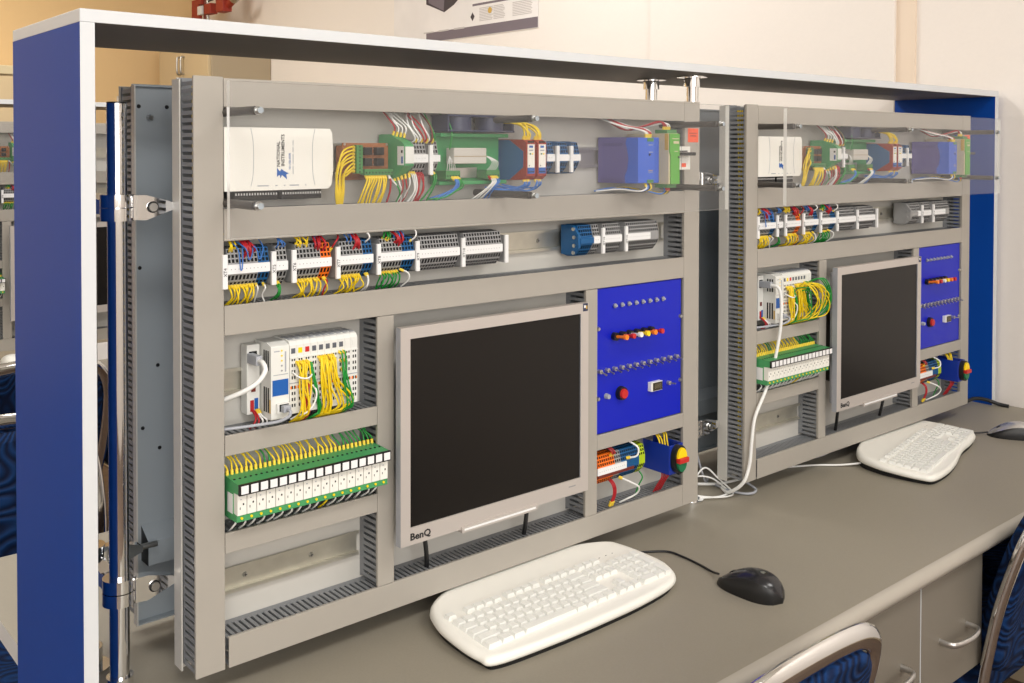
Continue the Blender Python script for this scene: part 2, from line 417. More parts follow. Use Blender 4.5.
def clamp(x, y, z, dx, label, back=0):
    c = thing('pole_clamp', label, 'clamp', (x, y, z), 'chrome pole clamps')
    MB().cyl((x, y, z-.0165), (x, y, z-.0006), .0205, chrome, 24).build('ring', c, bevel=.001)
    MB().cyl((x, y, z+.0006), (x, y, z+.0165), .0205, chrome, 24).build('ring', c, bevel=.001)
    s = 1 if dx > 0 else -1; L = abs(dx)
    MB().prism([(x+s*.014, z-.0155), (x+s*.03, z-.0165), (x+s*(L-.006), z-.006), (x+s*L, z-.004), (x+s*L, z+.004), (x+s*(L-.006), z+.007), (x+s*.03, z+.0155), (x+s*.014, z+.0155)], 'y', y-.018, y-.004, chrome).build('arm', c, bevel=.0025)
    if back: MB().prism([(y+.016, z-.014), (y+.016, z+.014), (y+.045, z+.008), (y+.082, z+.016), (y+.082, z-.012), (y+.045, z-.010)], 'x', x-.009, x+.007, chrome).build('link', c, bevel=.003)
    MB().cyl((x+s*.038, y-.0195, z), (x+s*.038, y-.018, z), .0075, steel, 16, capm=black).cyl((x+s*.038, y-.0225, z), (x+s*.038, y-.0195, z), .0055, steel, 12, capm=steel).build('bolt', c)
    MB().cyl((x+s*(L-.004), y-.011, z), (x+s*(L+.022), y-.011, z), .004, steel, 10).build('stud', c)
    return c
clamp(-.065, PA, .626, .066, 'upper chrome clamp on the left pole holding the left wiring panel', 1)
clamp(-.065, PA, .140, .066, 'lower chrome clamp on the left pole holding the left wiring panel', 1)
clamp(1.053, .0745, .145, .072, 'chrome clamp on middle pole low in the gap between panels')
clamp(1.053, .0745, .640, .072, 'chrome clamp on middle pole high in the gap behind the acrylic')
clamp(-.071, PB, .151, .066, 'chrome clamp on the far left pole behind the lower clamp')

# ------------------------------------------------------------------ wiring panel
DD = .052
def slotted(axis, a0, a1, pos, flip, d0=.003, d1=DD, pitch=.0092, th=.0014):
    """comb wall of a duct; axis 'z': vertical duct wall at x=pos; axis 'x': horizontal duct wall at z=pos"""
    b = MB()
    def bx(u0, u1, y0, y1):
        if axis == 'z': b.box(pos-th/2, pos+th/2, y0, y1, u0, u1, ductside)
        else: b.box(u0, u1, y0, y1, pos-th/2, pos+th/2, ductside)
    bx(a0, a1, d1-.010, d1); bx(a0, a1, d0, d0+.006)
    n = max(1, int((a1-a0)/pitch)); p = (a1-a0)/n
    for i in range(n): bx(a0+i*p, a0+i*p+p*.56, d0+.006, d1-.010)
    return b
def v_duct(root, x0, x1, z0, z1):
    o = MB().box(x0, x1, 0, .0022, z0, z1, duct).box(x0+.0006, x0+.002, .0022, .006, z0, z1, duct).box(x1-.002, x1-.0006, .0022, .006, z0, z1, duct).box(x0+.002, x1-.002, DD-.0015, DD, z0, z1, ductside).build('cable_duct', root, bevel=.0007)
    for x in (x0+.003, x1-.003): slotted('z', z0+.003, z1-.002, x, 0).build('slotted_wall', o)
    return o
def h_duct(root, x0, x1, z0, z1):
    o = MB().box(x0, x1, 0, .0022, z0, z1, duct).box(x0, x1, .0022, .006, z1-.002, z1-.0006, duct).box(x0, x1, .0022, .006, z0+.0006, z0+.002, duct).box(x0, x1, DD-.0015, DD, z0+.002, z1-.002, ductside).build('cable_duct', root, bevel=.0007)
    for z in (z0+.003, z1-.003): slotted('x', x0, x1, z, 0, pitch=.0085).build('slotted_wall', o)
    return o
def din_rail(root, x0, x1, zc):
    h = .0175; k = .0125
    prof = [(.0445, zc-h), (.0445, zc-k), (DD-.0012, zc-k), (DD-.0012, zc+k), (.0445, zc+k), (.0445, zc+h),
            (.0457, zc+h), (.0457, zc+k+.0012), (DD, zc+k+.0012), (DD, zc-k-.0012), (.0457, zc-k-.0012), (.0457, zc-h)]
    o = MB().prism(prof, 'x', x0, x1, galv).build('din_rail', root)
    return o
def rail_screw(rail, x, zc):
    MB().cyl((x, DD-.0012, zc), (x, DD-.0035, zc), .0036, steel, 12, .0028).box(x-.0022, x+.0022, DD-.0037, DD-.0034, zc-.0004, zc+.0004, hole).box(x-.0004, x+.0004, DD-.0037, DD-.0034, zc-.0022, zc+.0022, hole).build('screw', rail)
ZT, ZB, PW = .7913, .035, .9846
def build_panel(label):
    p = thing('wiring_panel', label, 'wiring panel', (PW/2, 0, ZB), 'wiring panels')
    b = MB().box(0, PW, DD+.0002, DD+.0022, ZB-.006, ZT, plate, {'k': steelgrey})
    b.box(-.001, .001, DD-.009, DD+.014, ZB-.006, ZT-.002, plate).box(PW-.001, PW+.001, DD+.0022, DD+.014, ZB-.006, ZT-.002, plate)
    b.box(0, PW, DD+.0022, DD+.014, ZT-.004, ZT-.002, steelgrey).box(0, PW, DD+.0022, DD+.014, ZB-.006, ZB-.004, steelgrey)
    b.build('mounting_plate', p)
    v_duct(p, 0, .0389, ZB, ZT)
    v_duct(p, .9408, PW, ZB, ZT-.001)
    h_duct(p, .0396, .9402, .7533, ZT-.0015)
    h_duct(p, .0396, .9402, .5829, .6243)
    h_duct(p, .0396, .9402, .4625, .5008)
    h_duct(p, .0440, .9402, ZB, .0743)
    v_duct(p, .2685, .2963, .0748, .4618)
    v_duct(p, .6850, .7125, .0748, .4618)
    h_duct(p, .0396, .2680, .3083, .3346)
    h_duct(p, .0396, .2680, .1832, .2095)
    h_duct(p, .7130, .9402, .1832, .2091)
    din_rail(p, .045, .935, .687); r2 = din_rail(p, .045, .935, .5465)
    din_rail(p, .045, .262, .392); din_rail(p, .045, .262, .248); r5 = din_rail(p, .045, .2645, .127); din_rail(p, .716, .936, .145)
    rail_screw(r5, .09, .127); rail_screw(r5, .19, .127); rail_screw(r2, .62, .5465)
    lb = MB().box(.950, .980, -.0004, 0, .7145, .7405, orange_l).build('warning_label', p); lab(lb, 'small orange warning label on the right duct')
    MB().box(.957, .973, -.0006, -.0004, .7255, .7275, redbr).build('print', lb); MB().box(.954, .976, -.0006, -.0004, .7305, .7320, redbr).build('print', lb)
    for k in range(3):
        MB().tube([(.012+k*.007, .03, .78), (.010+k*.008, .024, .6), (.016+k*.005, .028, .4), (.012+k*.007, .024, .1)], .0016, wy, 5, 6).build('wire', p)
    # screws and rail on the back of the plate
    for x, z, r in ((.935, .760, .003), (.975, .760, .003), (.96, .744, .005), (.975, .532, .0028), (.95, .391, .0028), (.972, .304, .0028), (.948, .272, .0028)):
        MB().cyl((x, DD+.0022, z), (x, DD+.0042+(.004 if r > .004 else 0), z), r, black if r < .004 else steel, 12, r*.7).build('rear_screw', p)
    MB().prism([(DD+.0022, .116), (DD+.03, .116), (DD+.03, .150), (DD+.0022, .166)], 'x', .45, .975, steelgrey, black).build('rear_channel', p, bevel=.001)
    return p
LP = 'left wiring panel'
panel = build_panel('grey wiring panel with slotted cable ducts, left one beside the blue end board')
# ------------------------------------------------------------------ acrylic guard
def build_guard():
    g = thing('acrylic_guard', 'clear acrylic guard on six rods across the top of the left wiring panel', 'guard', (.48, -.083, .59), 'acrylic guards')
    MB().box(.0070, .957, -.0880, -.0805, .5935, .7805, acrylic, {k: acrylic_e for k in 'lrtb'}).build('clear_sheet', g)
    for x in (.043, .487, .933):
        for z in (.7465, .6315):
            r = MB().cyl((x, -.0803, z), (x, DD, z), .0055, darkrod, 14).build('standoff_rod', g)
            MB().cyl((x, -.0882, z), (x, -.0904, z), .0055, steel, 14).cyl((x, -.0904, z), (x, -.0954, z), .0042, steel, 6, capm=steelgrey).build('screw', r)
    return g
guard = build_guard()

# ------------------------------------------------------------------ terminals
TP = .0052
def terminal_mesh(zc, m, origin_x):
    """one DIN rail terminal slice, profile in (y, z), tiers with wire holes"""
    w = TP*.94
    up = [(.046, .024), (.030, .0275), (.0065, .0255), (.0012, .0068)]
    lo = [(.0012, -.0068), (.0065, -.0165), (.016, -.0265), (.030, -.0275), (.046, -.024)]
    b = MB(); X0, X1 = origin_x, origin_x+w
    full = up+lo
    poly = [(y, zc+z) for y, z in full]
    n = len(poly)
    b.faces([(X0, y, z) for y, z in poly], [tuple(range(n))], m); b.faces([(X1, y, z) for y, z in poly], [tuple(range(n))], m)
    holes = {1: ((.15, .38), (.55, .80)), 2: ((.05, .26), (.37, .60), (.70, .93)), 4: ((.15, .80),), 5: ((.10, .42), (.58, .92))}
    for i in range(n):
        P, Q = poly[i], poly[(i+1) % n]
        dy, dz = Q[0]-P[0], Q[1]-P[1]; L = math.hypot(dy, dz); ny, nz = dz/L, -dy/L
        cy, cz = .025, zc
        if ny*(cy-P[0])+nz*(cz-P[1]) < 0: ny, nz = -ny, -nz     # inward
        at = lambda t, k=0: (P[0]+dy*t+ny*k, P[1]+dz*t+nz*k)
        t = 0
        for h0, h1 in holes.get(i, ()):
            q = [at(t), at(h0)]
            b.faces([(X0, *q[0]), (X1, *q[0]), (X1, *q[1]), (X0, *q[1])], [(0, 1, 2, 3)], m)
            a, c = at(h0), at(h1); xa, xb = X0+w*.14, X1-w*.2
            b.faces([(X0, *a), (xa, *a), (xa, *c), (X0, *c)], [(0, 1, 2, 3)], m)
            b.faces([(xb, *a), (X1, *a), (X1, *c), (xb, *c)], [(0, 1, 2, 3)], m)
            ia, ic = at(h0, .0022), at(h1, .0022)
            vs = [(xa, *a), (xb, *a), (xb, *c), (xa, *c), (xa, *ia), (xb, *ia), (xb, *ic), (xa, *ic)]
            b.faces(vs, [(0, 1, 5, 4), (1, 2, 6, 5), (2, 3, 7, 6), (3, 0, 4, 7), (4, 5, 6, 7)], hole)
            t = h1
        q = [at(t), at(1)]
        b.faces([(X0, *q[0]), (X1, *q[0]), (X1, *q[1]), (X0, *q[1])], [(0, 1, 2, 3)], m)
    return b
SLICE = {}
def terminal(root, x, zc, m):
    o0 = ORG[root]
    if m.name not in SLICE:
        me = terminal_mesh(0, m, 0).mesh('terminal'); SLICE[m.name] = me
    o = bpy.data.objects.new('terminal', SLICE[m.name]); C.objects.link(o); o.parent = root
    o.location = (x-o0[0], -o0[1], zc-o0[2]); return o
def bracket(root, x0, zc, t=None, w=.0066):
    o = MB().box(x0, x0+w, -.003, .0015, zc-.0245, zc+.0195, white2).box(x0+.0012, x0+w-.0012, .0015, .046, zc-.024, zc+.019, tgrey).build('end_bracket', root, bevel=.0006)
    if t: text(t, .0062, wk, (x0+w/2, -.0033, zc-.003), o, vertical=True)
    return o
def strip(label, zc, x_br, txt, groups, marker=None, end_br=None, group='terminal strips on the second rail'):
    x = x_br+.0085
    xs = x; tot = sum(n for _, n in groups)*TP
    s = thing('terminal_strip', label, 'terminal strip', (xs+tot/2, .03, zc-.0275), group)
    if txt is not None: bracket(s, x_br, zc, txt)
    for m, n in groups:
        for _ in range(n): terminal(s, x, zc, m); x += TP
    mk = marker or (xs-.001, x)
    m_ = MB().box(mk[0], mk[1], -.0012, .0012, zc-.006, zc+.006, white2)
    k = mk[0]+.004
    while k < mk[1]-.003: m_.box(k, k+.0009, -.0014, -.0012, zc-.0006, zc+.0006, tgrey); k += TP
    m_.build('marker_strip', s)
    if end_br: bracket(s, end_br, zc, '')
    return s
def up_wires(s, xs, zc, m, f=fer, r=.0012, dz=.0):
    for x in xs:
        wire(s, [(x, .010+J(.002), zc+.0225+dz), (x+J(.001), .004+J(.003), zc+.0285+dz), (x+J(.004), .012, zc+.037), (x+J(.006), .03, zc+.044)], m, r, f)
def dn_wires(s, xs, zc, m, f=fer, r=.0012, zend=None):
    ze = zend if zend is not None else zc-.048
    for x in xs:
        wire(s, [(x, .012, zc-.0225), (x+J(.0012), .003+J(.002), zc-.0275), (x+J(.003), .006+J(.005), (zc-.028+ze)/2), (x+J(.003), .018+J(.004), ze)], m, r, f)
def rng(a, b, n): return [a+(b-a)*(i+.5)/n for i in range(n)]
Z2 = .5465
def red_bunch(s, x0, x1, n=5):
    for x in rng(x0, x1, n):
        wire(s, [(x, .006, Z2+.016+J(.004)), (x+J(.003), -.001, Z2+.025), (x+J(.006), .012, Z2+.036), (x+J(.006), .03, Z2+.045)], wr, .0017)
def blue_loop(s, x, w=.014, dz=-.004):
    wire(s, [(x-w*.5, .02, Z2+.036), (x-w*.1, -.003, Z2+.026), (x+w*.05, -.006, Z2+.004+dz), (x+w*.3, -.004, Z2+.008+dz), (x+w*.55, .004, Z2+.028), (x+w*.4, .02, Z2+.04)], wb, .0008)
s1 = strip('grey and blue terminal strip with blue loop wires, leftmost, second rail of %s' % LP, Z2, .0365, 'XT4', [(tgrey, 8), (tblue, 3)])
dn_wires(s1, rng(.048, .085, 9), Z2, wy); dn_wires(s1, [.088, .098], Z2, ww)
up_wires(s1, [.05, .053, .056], Z2, wy); red_bunch(s1, .066, .082, 6); blue_loop(s1, .058); blue_loop(s1, .083, .02, .008); blue_loop(s1, .069, .02, .008)
s2 = strip('short grey terminal strip with two blue wires, second rail of %s' % LP, Z2, .104, 'XT5', [(tgrey, 3)])
up_wires(s2, [.115, .121, .124], Z2, wb, None, .0008); dn_wires(s2, [.114, .117, .119], Z2, wg)
s3 = strip('grey and orange terminal strip with yellow wires, second rail of %s' % LP, Z2, .1335, 'XT6', [(tgrey, 7), (torange, 3)])
up_wires(s3, [.144, .147, .151, .156, .160], Z2, wy); dn_wires(s3, rng(.143, .18, 8), Z2, wy); dn_wires(s3, [.187], Z2, wy); dn_wires(s3, [.189], Z2, wr); red_bunch(s3, .170, .184, 4); up_wires(s3, [.17, .174, .178], Z2, wb, None, .0008)
wire(s3, [(.196, .008, Z2+.014), (.199, -.002, Z2+.026), (.208, .006, Z2+.033), (.213, .028, Z2+.043)], wr, .0013, fer)
s4 = strip('terminal strip with yellow and two white wires below, second rail of %s' % LP, Z2, .2005, 'XT7', [(tgrey, 7), (tblue, 3)])
dn_wires(s4, rng(.209, .246, 9), Z2, wy); dn_wires(s4, [.255, .258], Z2, ww); red_bunch(s4, .228, .242, 4); up_wires(s4, [.222, .226, .230, .234], Z2, wb, None, .0009)
wire(s4, [(.252, .008, Z2+.022), (.254, -.002, Z2+.03), (.252, .004, Z2+.037), (.248, .028, Z2+.045)], ww, .0013)
s5 = strip('grey and blue terminal strip with green wires, second rail of %s' % LP, Z2, .2665, 'XT8', [(tgrey, 7), (tblue, 4)])
dn_wires(s5, rng(.274, .31, 8), Z2, wg); wire(s5, [(.314, .010, Z2-.021), (.321, .0, Z2-.026), (.323, .002, Z2-.036), (.319, .016, Z2-.047)], ww, .0013, fer)
up_wires(s5, [.282, .286, .29, .294], Z2, wg); red_bunch(s5, .298, .312, 4); up_wires(s5, [.302, .306, .311, .315], Z2, wb, None, .0009)
wire(s5, [(.327, .008, Z2+.018), (.331, -.004, Z2+.027), (.334, .002, Z2+.036), (.333, .028, Z2+.045)], ww, .0013, fer)
s6 = strip('plain grey terminal strip without wires, sixth on second rail of %s' % LP, Z2, .3335, 'XT9', [(tgrey, 14)])
s7 = strip('plain grey terminal strip ending in lone white bracket, second rail of %s' % LP, Z2, .418, 'XT10', [(tgrey, 14)], end_br=.5035)
# heavy blue block on the right half of second rail
s8 = thing('terminal_block', 'thick blue terminal block with open screw side on second rail of %s' % LP, 'terminal block', (.68, .03, Z2-.028), 'blue terminal blocks')
MB().prism([(.040, Z2-.024), (.040, Z2+.026), (.012, Z2+.026), (-.002, Z2+.010), (-.002, Z2-.012), (.010, Z2-.024)], 'x', .6640, .6690, tblue).build('end_plate', s8, bevel=.001)
for z in (.020, .006, -.008, -.020):
    MB().cyl((.6640, .006+abs(z)*.15, Z2+z), (.6615, .006+abs(z)*.15, Z2+z), .0032, steel, 10).build('screw', s8)
for k in range(6): terminal(s8, .6695+k*TP, Z2, tblue)
MB().box(.6695, .7010, -.003, .002, Z2-.005, Z2+.005, tblue).build('cover_strip', s8, bevel=.0005)
s9 = strip('narrow grey terminal strip beside the thick blue block on second rail of %s' % LP, Z2, .694, None, [(tgrey, 3)], marker=(.7025, .718))
s10 = strip('grey terminal strip between two white brackets, right half of second rail of %s' % LP, Z2, .7215, 'XT12', [(tgrey, 8)])
s11 = strip('longest plain grey terminal strip at the right end of second rail of %s' % LP, Z2, .779, 'XT13', [(tgrey, 16)], marker=(.787, .846))

# ------------------------------------------------------------------ top row devices
daq = thing('data_acquisition_box', 'white acquisition box with black connector strips behind the acrylic of the %s' % LP, 'electronic box', (.118, .05, .646), 'white acquisition boxes')
MB().prism([(.040, .646), (.189, .6465), (.1945, .652), (.197, .670), (.197, .700), (.1955, .722), (.192, .728), (.040, .728)], 'y', 0, .048, white).build('body', daq, bevel=.003, segs=3)
for x, s in ((.079, 1), (.166, -1)):
    MB().tube([(x-s*.003, -.0001, .652), (x, -.0001, .666), (x+s*.001, -.0001, .69), (x, -.0001, .712), (x-s*.003, -.0001, .727)], .0004, wgy, 4).build('seam', daq)
for x0, x1 in ((.061, .122), (.128, .188)):
    c = MB().box(x0, x1, .016, .05, .633, .6455, black).build('connector_strip', daq, bevel=.0008)
    b = MB(); n = 16
    for i in range(n):
        x = x0+(x1-x0)*(i+.5)/n; b.box(x-.0009, x+.0009, .0156, .016, .6395, .6425, white2)
    b.build('pin_marks', c)['kind'] = 'stuff'
text('NATIONAL', .0066, wk, (.1150, -.0003, .6935), daq, True, bold=.00012); text('INSTRUMENTS', .0066, wk, (.1216, -.0003, .6985), daq, True, bold=.00012, sx=.98)
text('NI USB-6008', .0040, lblue, (.1315, -.0003, .684), daq, True)
for z0, z1 in ((.667, .678), (.680, .694), (.696, .703), (.705, .712)): MB().box(.1358, .1368, -.0003, -.0001, z0, z1, wgy).build('print', daq)
lg = [(.1130, .6755), (.1128, .6635), (.1165, .6665), (.1180, .6620), (.1200, .6660), (.1275, .6600), (.1262, .6665), (.1300, .6680), (.1225, .6715), (.1195, .6740), (.1170, .6705)]
MB().prism(lg, 'y', -.0004, -.0001, lblue).build('emblem', daq)
for x, w in ((.093, .016), (.112, .003), (.124, .002), (.138, .014), (.155, .002)): MB().box(x-w/2, x+w/2, -.0003, -.0001, .6515, .6530, wgy).build('print', daq)

pb = thing('relay_board', 'brown perforated board with four black relays and yellow wires, %s' % LP, 'circuit board', (.258, .03, .655), 'relay boards')
MB().box(.221, .2965, .0155, .0175, .664, .709, brown).build('board', pb)
MB().box(.226, .300, .040, .042, .656, .706, brown).build('rear_board', pb)
for x, z in ((.224, .707), (.294, .707), (.224, .666), (.294, .666)): MB().cyl((x, .0145, z), (x, .051, z), .0018, steel, 8).build('spacer', pb)
def tblock(root, x0, x1, y0, y1, z0, z1, m, n, vert=False):
    o = MB().box(x0, x1, y0, y1, z0, z1, m).build('terminal_block', root, bevel=.0006); b = MB()
    for i in range(n):
        if vert: z = z0+(z1-z0)*(i+.5)/n; b.cyl(((x0+x1)/2, y0, z), ((x0+x1)/2, y0-.0004, z), .0013, hole, 6).box(x0-.0003, x0, y0+.003, y0+.006, z-.0012, z+.0012, hole)
        else: x = x0+(x1-x0)*(i+.5)/n; b.cyl((x, y0, z1*.4+z0*.6), (x, y0-.0004, z1*.4+z0*.6), .0013, hole, 6)
    b.build('screw_holes', o)['kind'] = 'stuff'; return o
tblock(pb, .2365, .2465, .003, .0155, .666, .706, green2, 8, True)
tblock(pb, .2495, .2975, .003, .0155, .6635, .672, green2, 9)
for x in (.2515, .2715):
    for z in (.692, .6765):
        r = MB().box(x, x+.0125, .006, .0155, z, z+.011, black).build('relay', pb, bevel=.0006)
        MB().box(x-.001, x+.0135, .0145, .0157, z+.001, z+.0022, steel).box(x-.001, x+.0135, .0145, .0157, z+.008, z+.0092, steel).build('pins', r)
for i, z in enumerate(rng(.667, .705, 8)):
    wire(pb, [(.2355, .009, z), (.2275, .000+J(.002), z+.001), (.214-i*.0010, -.006+J(.004), z-.006), (.2000+(7-i)*.0018, -.004+J(.004), .662+i*.001), (.2010+(7-i)*.0018, .0, .640), (.208+(7-i)*.0014+J(.001), .010, .620)], wy, .0014, fer, res=5)
for i, x in enumerate(rng(.252, .288, 9)):
    wire(pb, [(x, .008, .6630), (x, .004, .657), (x-.002-.0006*(9-i), .006+J(.003), .640), (x-.004-.001*(9-i)*.6+J(.001), .016, .620)], wy, .0014, fer)
wire(pb, [(.2925, .008, .663), (.2935, .004, .655), (.2935, .006, .64), (.293, .016, .62)], wr, .0014, ww)
wire(pb, [(.296, .01, .66), (.300, .004, .652), (.312, .006, .640), (.318, .016, .62)], ww, .0013)

gr = thing('interface_relay', 'green rail module with a pale side label behind acrylic, %s' % LP, 'relay module', (.308, .03, .655), 'green rail modules')
MB().prism([(.046, .655), (.046, .722), (.014, .722), (.004, .717), (-.012, .7115), (-.0205, .706), (-.0205, .677), (-.012, .672), (.004, .660), (.014, .655)], 'x', .3005, .3165, green).build('housing', gr, bevel=.0008)
MB().box(.3002, .3005, -.0195, -.003, .6775, .7045, white2).build('side_label', gr)
MB().box(.30, .3002, -.0170, -.013, .680, .690, lblue).build('print', gr); MB().box(.30, .3002, -.0165, -.0125, .695, .699, wk).build('print', gr)
MB().box(.3012, .3158, -.0225, -.0205, .680, .704, offwhite).build('front_cover', gr, bevel=.0005)
for i, (x, m) in enumerate(zip(rng(.301, .316, 4), (wr, ww, ww, ww))):
    wire(gr, [(x, .012-i*.004, .721-i*.001), (x+.0005, .008-i*.004, .731), (x-.003+J(.002), .012, .742), (x-.006+J(.003), .028, .7555)], m, .0012, fer)
for i, (x, m) in enumerate(zip(rng(.301, .320, 5), (wg, ww, wr, wr, ww))):
    wire(gr, [(x, .010-i*.004, .659+i*.0015), (x+.0005, .004-i*.003, .650), (x+.003+J(.003), .004, .637), (x+.005+J(.003), .018, .620)], m, .0012, fer)
ts = strip('short dark terminal group with white bracket beside the green tray, %s' % LP, .687, .3245, None, [(tgrey, 4)], marker=(.330, .356), group='terminal groups on the top rail')
bracket(ts, .3575, .687, ''); terminal(ts, .3655, .687, tgrey); terminal(ts, .3655+TP, .687, tgrey)
MB().box(.365, .378, -.0012, .0012, .682, .692, white2).build('marker_strip', ts)
for i, x in enumerate(rng(.331, .372, 8)):
    m = (ww, ww, ww, wr, wr, ww, wbr, wg)[i]
    wire(ts, [(x, .008, .7105), (x+.001, .002, .717), (x-.006+J(.006), .006, .735), (x-.010+J(.008), .028, .7555)], m, .0013, fer if i % 2 else None)
for i, x in enumerate(rng(.329, .352, 7)):
    m = (ww, ww, ww, wr, wr, wr, wr)[i]
    wire(ts, [(x, .010, .666), (x, .003, .660), (x+J(.004), .005, .640), (x+J(.005), .018, .620)], m, .0013, fer if i < 3 else None)
for i in range(2): wire(ts, [(.368+i*.004, .010, .666), (.369+i*.004, .002, .660), (.366+i*.004, .004, .645), (.352+i*.012, .018, .620)], wg, .0014, fer)

tr = thing('resistor_module', 'green open tray holding a pale grey resistor block behind acrylic, %s' % LP, 'electronic module', (.455, .04, .645), 'green resistor trays')
MB().box(.391, .520, .034, .044, .6465, .724, green).box(.389, .522, .012, .036, .719, .725, green).box(.389, .522, .016, .036, .646, .652, green).build('tray', tr, bevel=.001)
MB().box(.420, .472, .030, .034, .656, .672, alu).build('metal_bracket', tr, bevel=.0005)
rb = MB().box(.4045, .4675, .000, .020, .6785, .7025, wards).build('resistor_block', tr, bevel=.0012)
rb.data.materials[0] = mat('resistor_grey', (202, 198, 190), .5)
MB().box(.4045, .4677, -.0004, .0, .6890, .6905, wards).build('seam', rb)
for x0 in (.394, .472):
    tblock(tr, x0, x0+.027, .006, .034, .655, .668, green2, 5)
for k in range(5):
    wire(tr, [(.3985+k*.004, .010, .668), (.396+k*.003, .004, .680), (.401+k*.001, .008, .687), (.4045, .012, .690)], ww, .0006)
    wire(tr, [(.4765+k*.004, .010, .668), (.482+k*.003, .004, .680), (.474+k*.001, .008, .689), (.4675, .012, .690)], ww, .0006)
for i, m in enumerate((wb, wb, wb, wg, wg, wg)):
    x = .405+i*.0022
    wire(tr, [(x, .006, .6575), (x+.002, -.002, .652), (x+.001+J(.002), .000, .642), (x-.014-.002*i, .004, .632+J(.004)), (x-.034-.003*i, .018, .621+J(.004))], m, .0013, fer)
for i, m in enumerate((ww, ww, ww, wb, wb)):
    x = .477+i*.0036
    wire(tr, [(x, .006, .6575), (x, -.003, .651), (x-.007+J(.003), .000, .640), (x-.028+.005*i, .018, .621)], m, .0013, fer if i else wr)
wire(tr, [(.399, .004, .700), (.402, .002, .725), (.400, .012, .745), (.398, .030, .7555)], wg, .0011)

fan = thing('cooling_fan', 'dark navy double fan lying above the green tray, %s' % LP, 'fan', (.467, .02, .726), 'navy fans')
b = MB()
for z in (.7270, .7500): b.box(.393, .525, .0, .045, z, z+.0028, navy)
b.build('frame', fan, bevel=.0008)
for x in (.427, .491): MB().cyl((x, .0225, .7298), (x, .0225, .7500), .0225, navy, 24).build('fan_body', fan)
for x in (.394, .5215): MB().box(x, x+.003, .002, .043, .7298, .750, navy).build('corner_post', fan)

def converter(x0, label):
    c = thing('signal_converter', label, 'signal converter', (x0+.0095, .01, .651), 'red and blue converters')
    MB().prism([(.046, .651), (.046, .7165), (.020, .7165), (-.020, .716), (-.029, .711), (-.029, .659), (-.020, .653), (.020, .651)], 'x', x0, x0+.0185, redbr).build('housing', c, bevel=.0007)
    for xx in (x0-.0004, x0+.0185): MB().prism([(.045, .652), (.045, .7155), (.012, .7155), (-.0215, .6975), (-.0215, .6725), (.012, .652)], 'x', xx, xx+.0004, convblue).build('side_plate', c)
    MB().box(x0+.0022, x0+.0163, -.0300, -.029, .672, .7085, white).build('front_label', c)
    MB().box(x0+.0022, x0+.0163, -.0302, -.029, .6625, .672, lblue).build('lower_label', c)
    MB().box(x0+.005, x0+.0125, -.0303, -.030, .703, .7065, lblue).build('print', c); MB().box(x0+.0045, x0+.013, -.0303, -.030, .698, .7000, wgy).build('print', c)
    MB().cyl((x0+.0068, -.0300, .6935), (x0+.0068, -.0312, .6935), .0013, grn, 8).cyl((x0+.0115, -.0300, .6935), (x0+.0115, -.0312, .6935), .0013, yel, 8).cyl((x0+.005, -.0300, .675), (x0+.005, -.0308, .675), .0009, wk, 8).build('indicator', c)
    tb = MB()
    for i in range(4): tb.box(x0+.0028+i*.0033, x0+.005+i*.0033, -.0303, -.029, .711, .7135, hole).box(x0+.0028+i*.0033, x0+.005+i*.0033, -.0306, -.029, .6645, .6665, hole)
    tb.build('screw_holes', c)['kind'] = 'stuff'
    for i in range(4):
        x = x0+.003+i*.0036
        wire(c, [(x, -.018, .7155), (x+J(.001), -.022+J(.002), .725), (x-.002+J(.003), -.014+J(.003), .738+J(.003)), (x-.010+J(.004), .004, .743+J(.002)), (x-.02+J(.004), .022, .746+J(.003))], wy, .0016, fer)
        wire(c, [(x, -.018, .6545), (x+J(.001), -.022, .646), (x-.006+J(.003), -.012, .637+J(.003)), (x-.03+J(.004), .0, .636+J(.003)), (x-.05, .016, .640+J(.004))], wb, .0012, fer, fr=.0019)
    return c
converter(.524, 'left of two red and blue signal converters, touching the green tray, %s' % LP)
converter(.5475, 'right of two red and blue signal converters, beside blue terminals, %s' % LP)
tb_ = strip('blue terminal group split by two white brackets on the top rail, %s' % LP, .687, .586, None, [(tblue, 3)], marker=(.594, .611), group='terminal groups on the top rail')
bracket(tb_, .6135, .687, ''); bracket(tb_, .645, .687, '')
for x in (.622, .622+TP, .622+2*TP, .622+3*TP, .6535, .6535+TP, .6535+2*TP): terminal(tb_, x, .687, tblue)
MB().box(.6215, .644, -.0012, .0012, .6815, .6925, white2).box(.653, .670, -.0012, .0012, .6815, .6925, white2).build('marker_strip', tb_)

ps = thing('power_supply', 'larger violet and blue power supply with perforated side behind acrylic, %s' % LP, 'power supply', (.783, .0, .642), 'violet power supplies')
MB().box(.7585, .799, -.030, .046, .642, .722, psviolet).build('case', ps, bevel=.0012)
MB().prism([(-.050, .643), (-.050, .721), (-.024, .721), (-.021, .712), (-.025, .700), (-.028, .685), (-.025, .665), (-.019, .655), (-.021, .643)], 'x', .7580, .7995, psblue).build('front_cover', ps, bevel=.0012)
MB().box(.781, .797, -.0508, -.050, .7145, .7205, green2).build('terminal_block', ps); MB().box(.781, .797, -.0508, -.050, .6435, .649, green2).build('terminal_block', ps)
MB().cyl((.787, -.050, .692), (.787, -.052, .692), .0018, wk, 10).build('adjuster', ps)
MB().box(.785, .796, -.0503, -.050, .6955, .6968, wgy).box(.784, .796, -.0503, -.050, .708, .7092, wgy).box(.784, .795, -.0503, -.050, .661, .6622, wgy).box(.784, .795, -.0503, -.050, .664, .6652, goldl).build('print', ps)
b = MB()
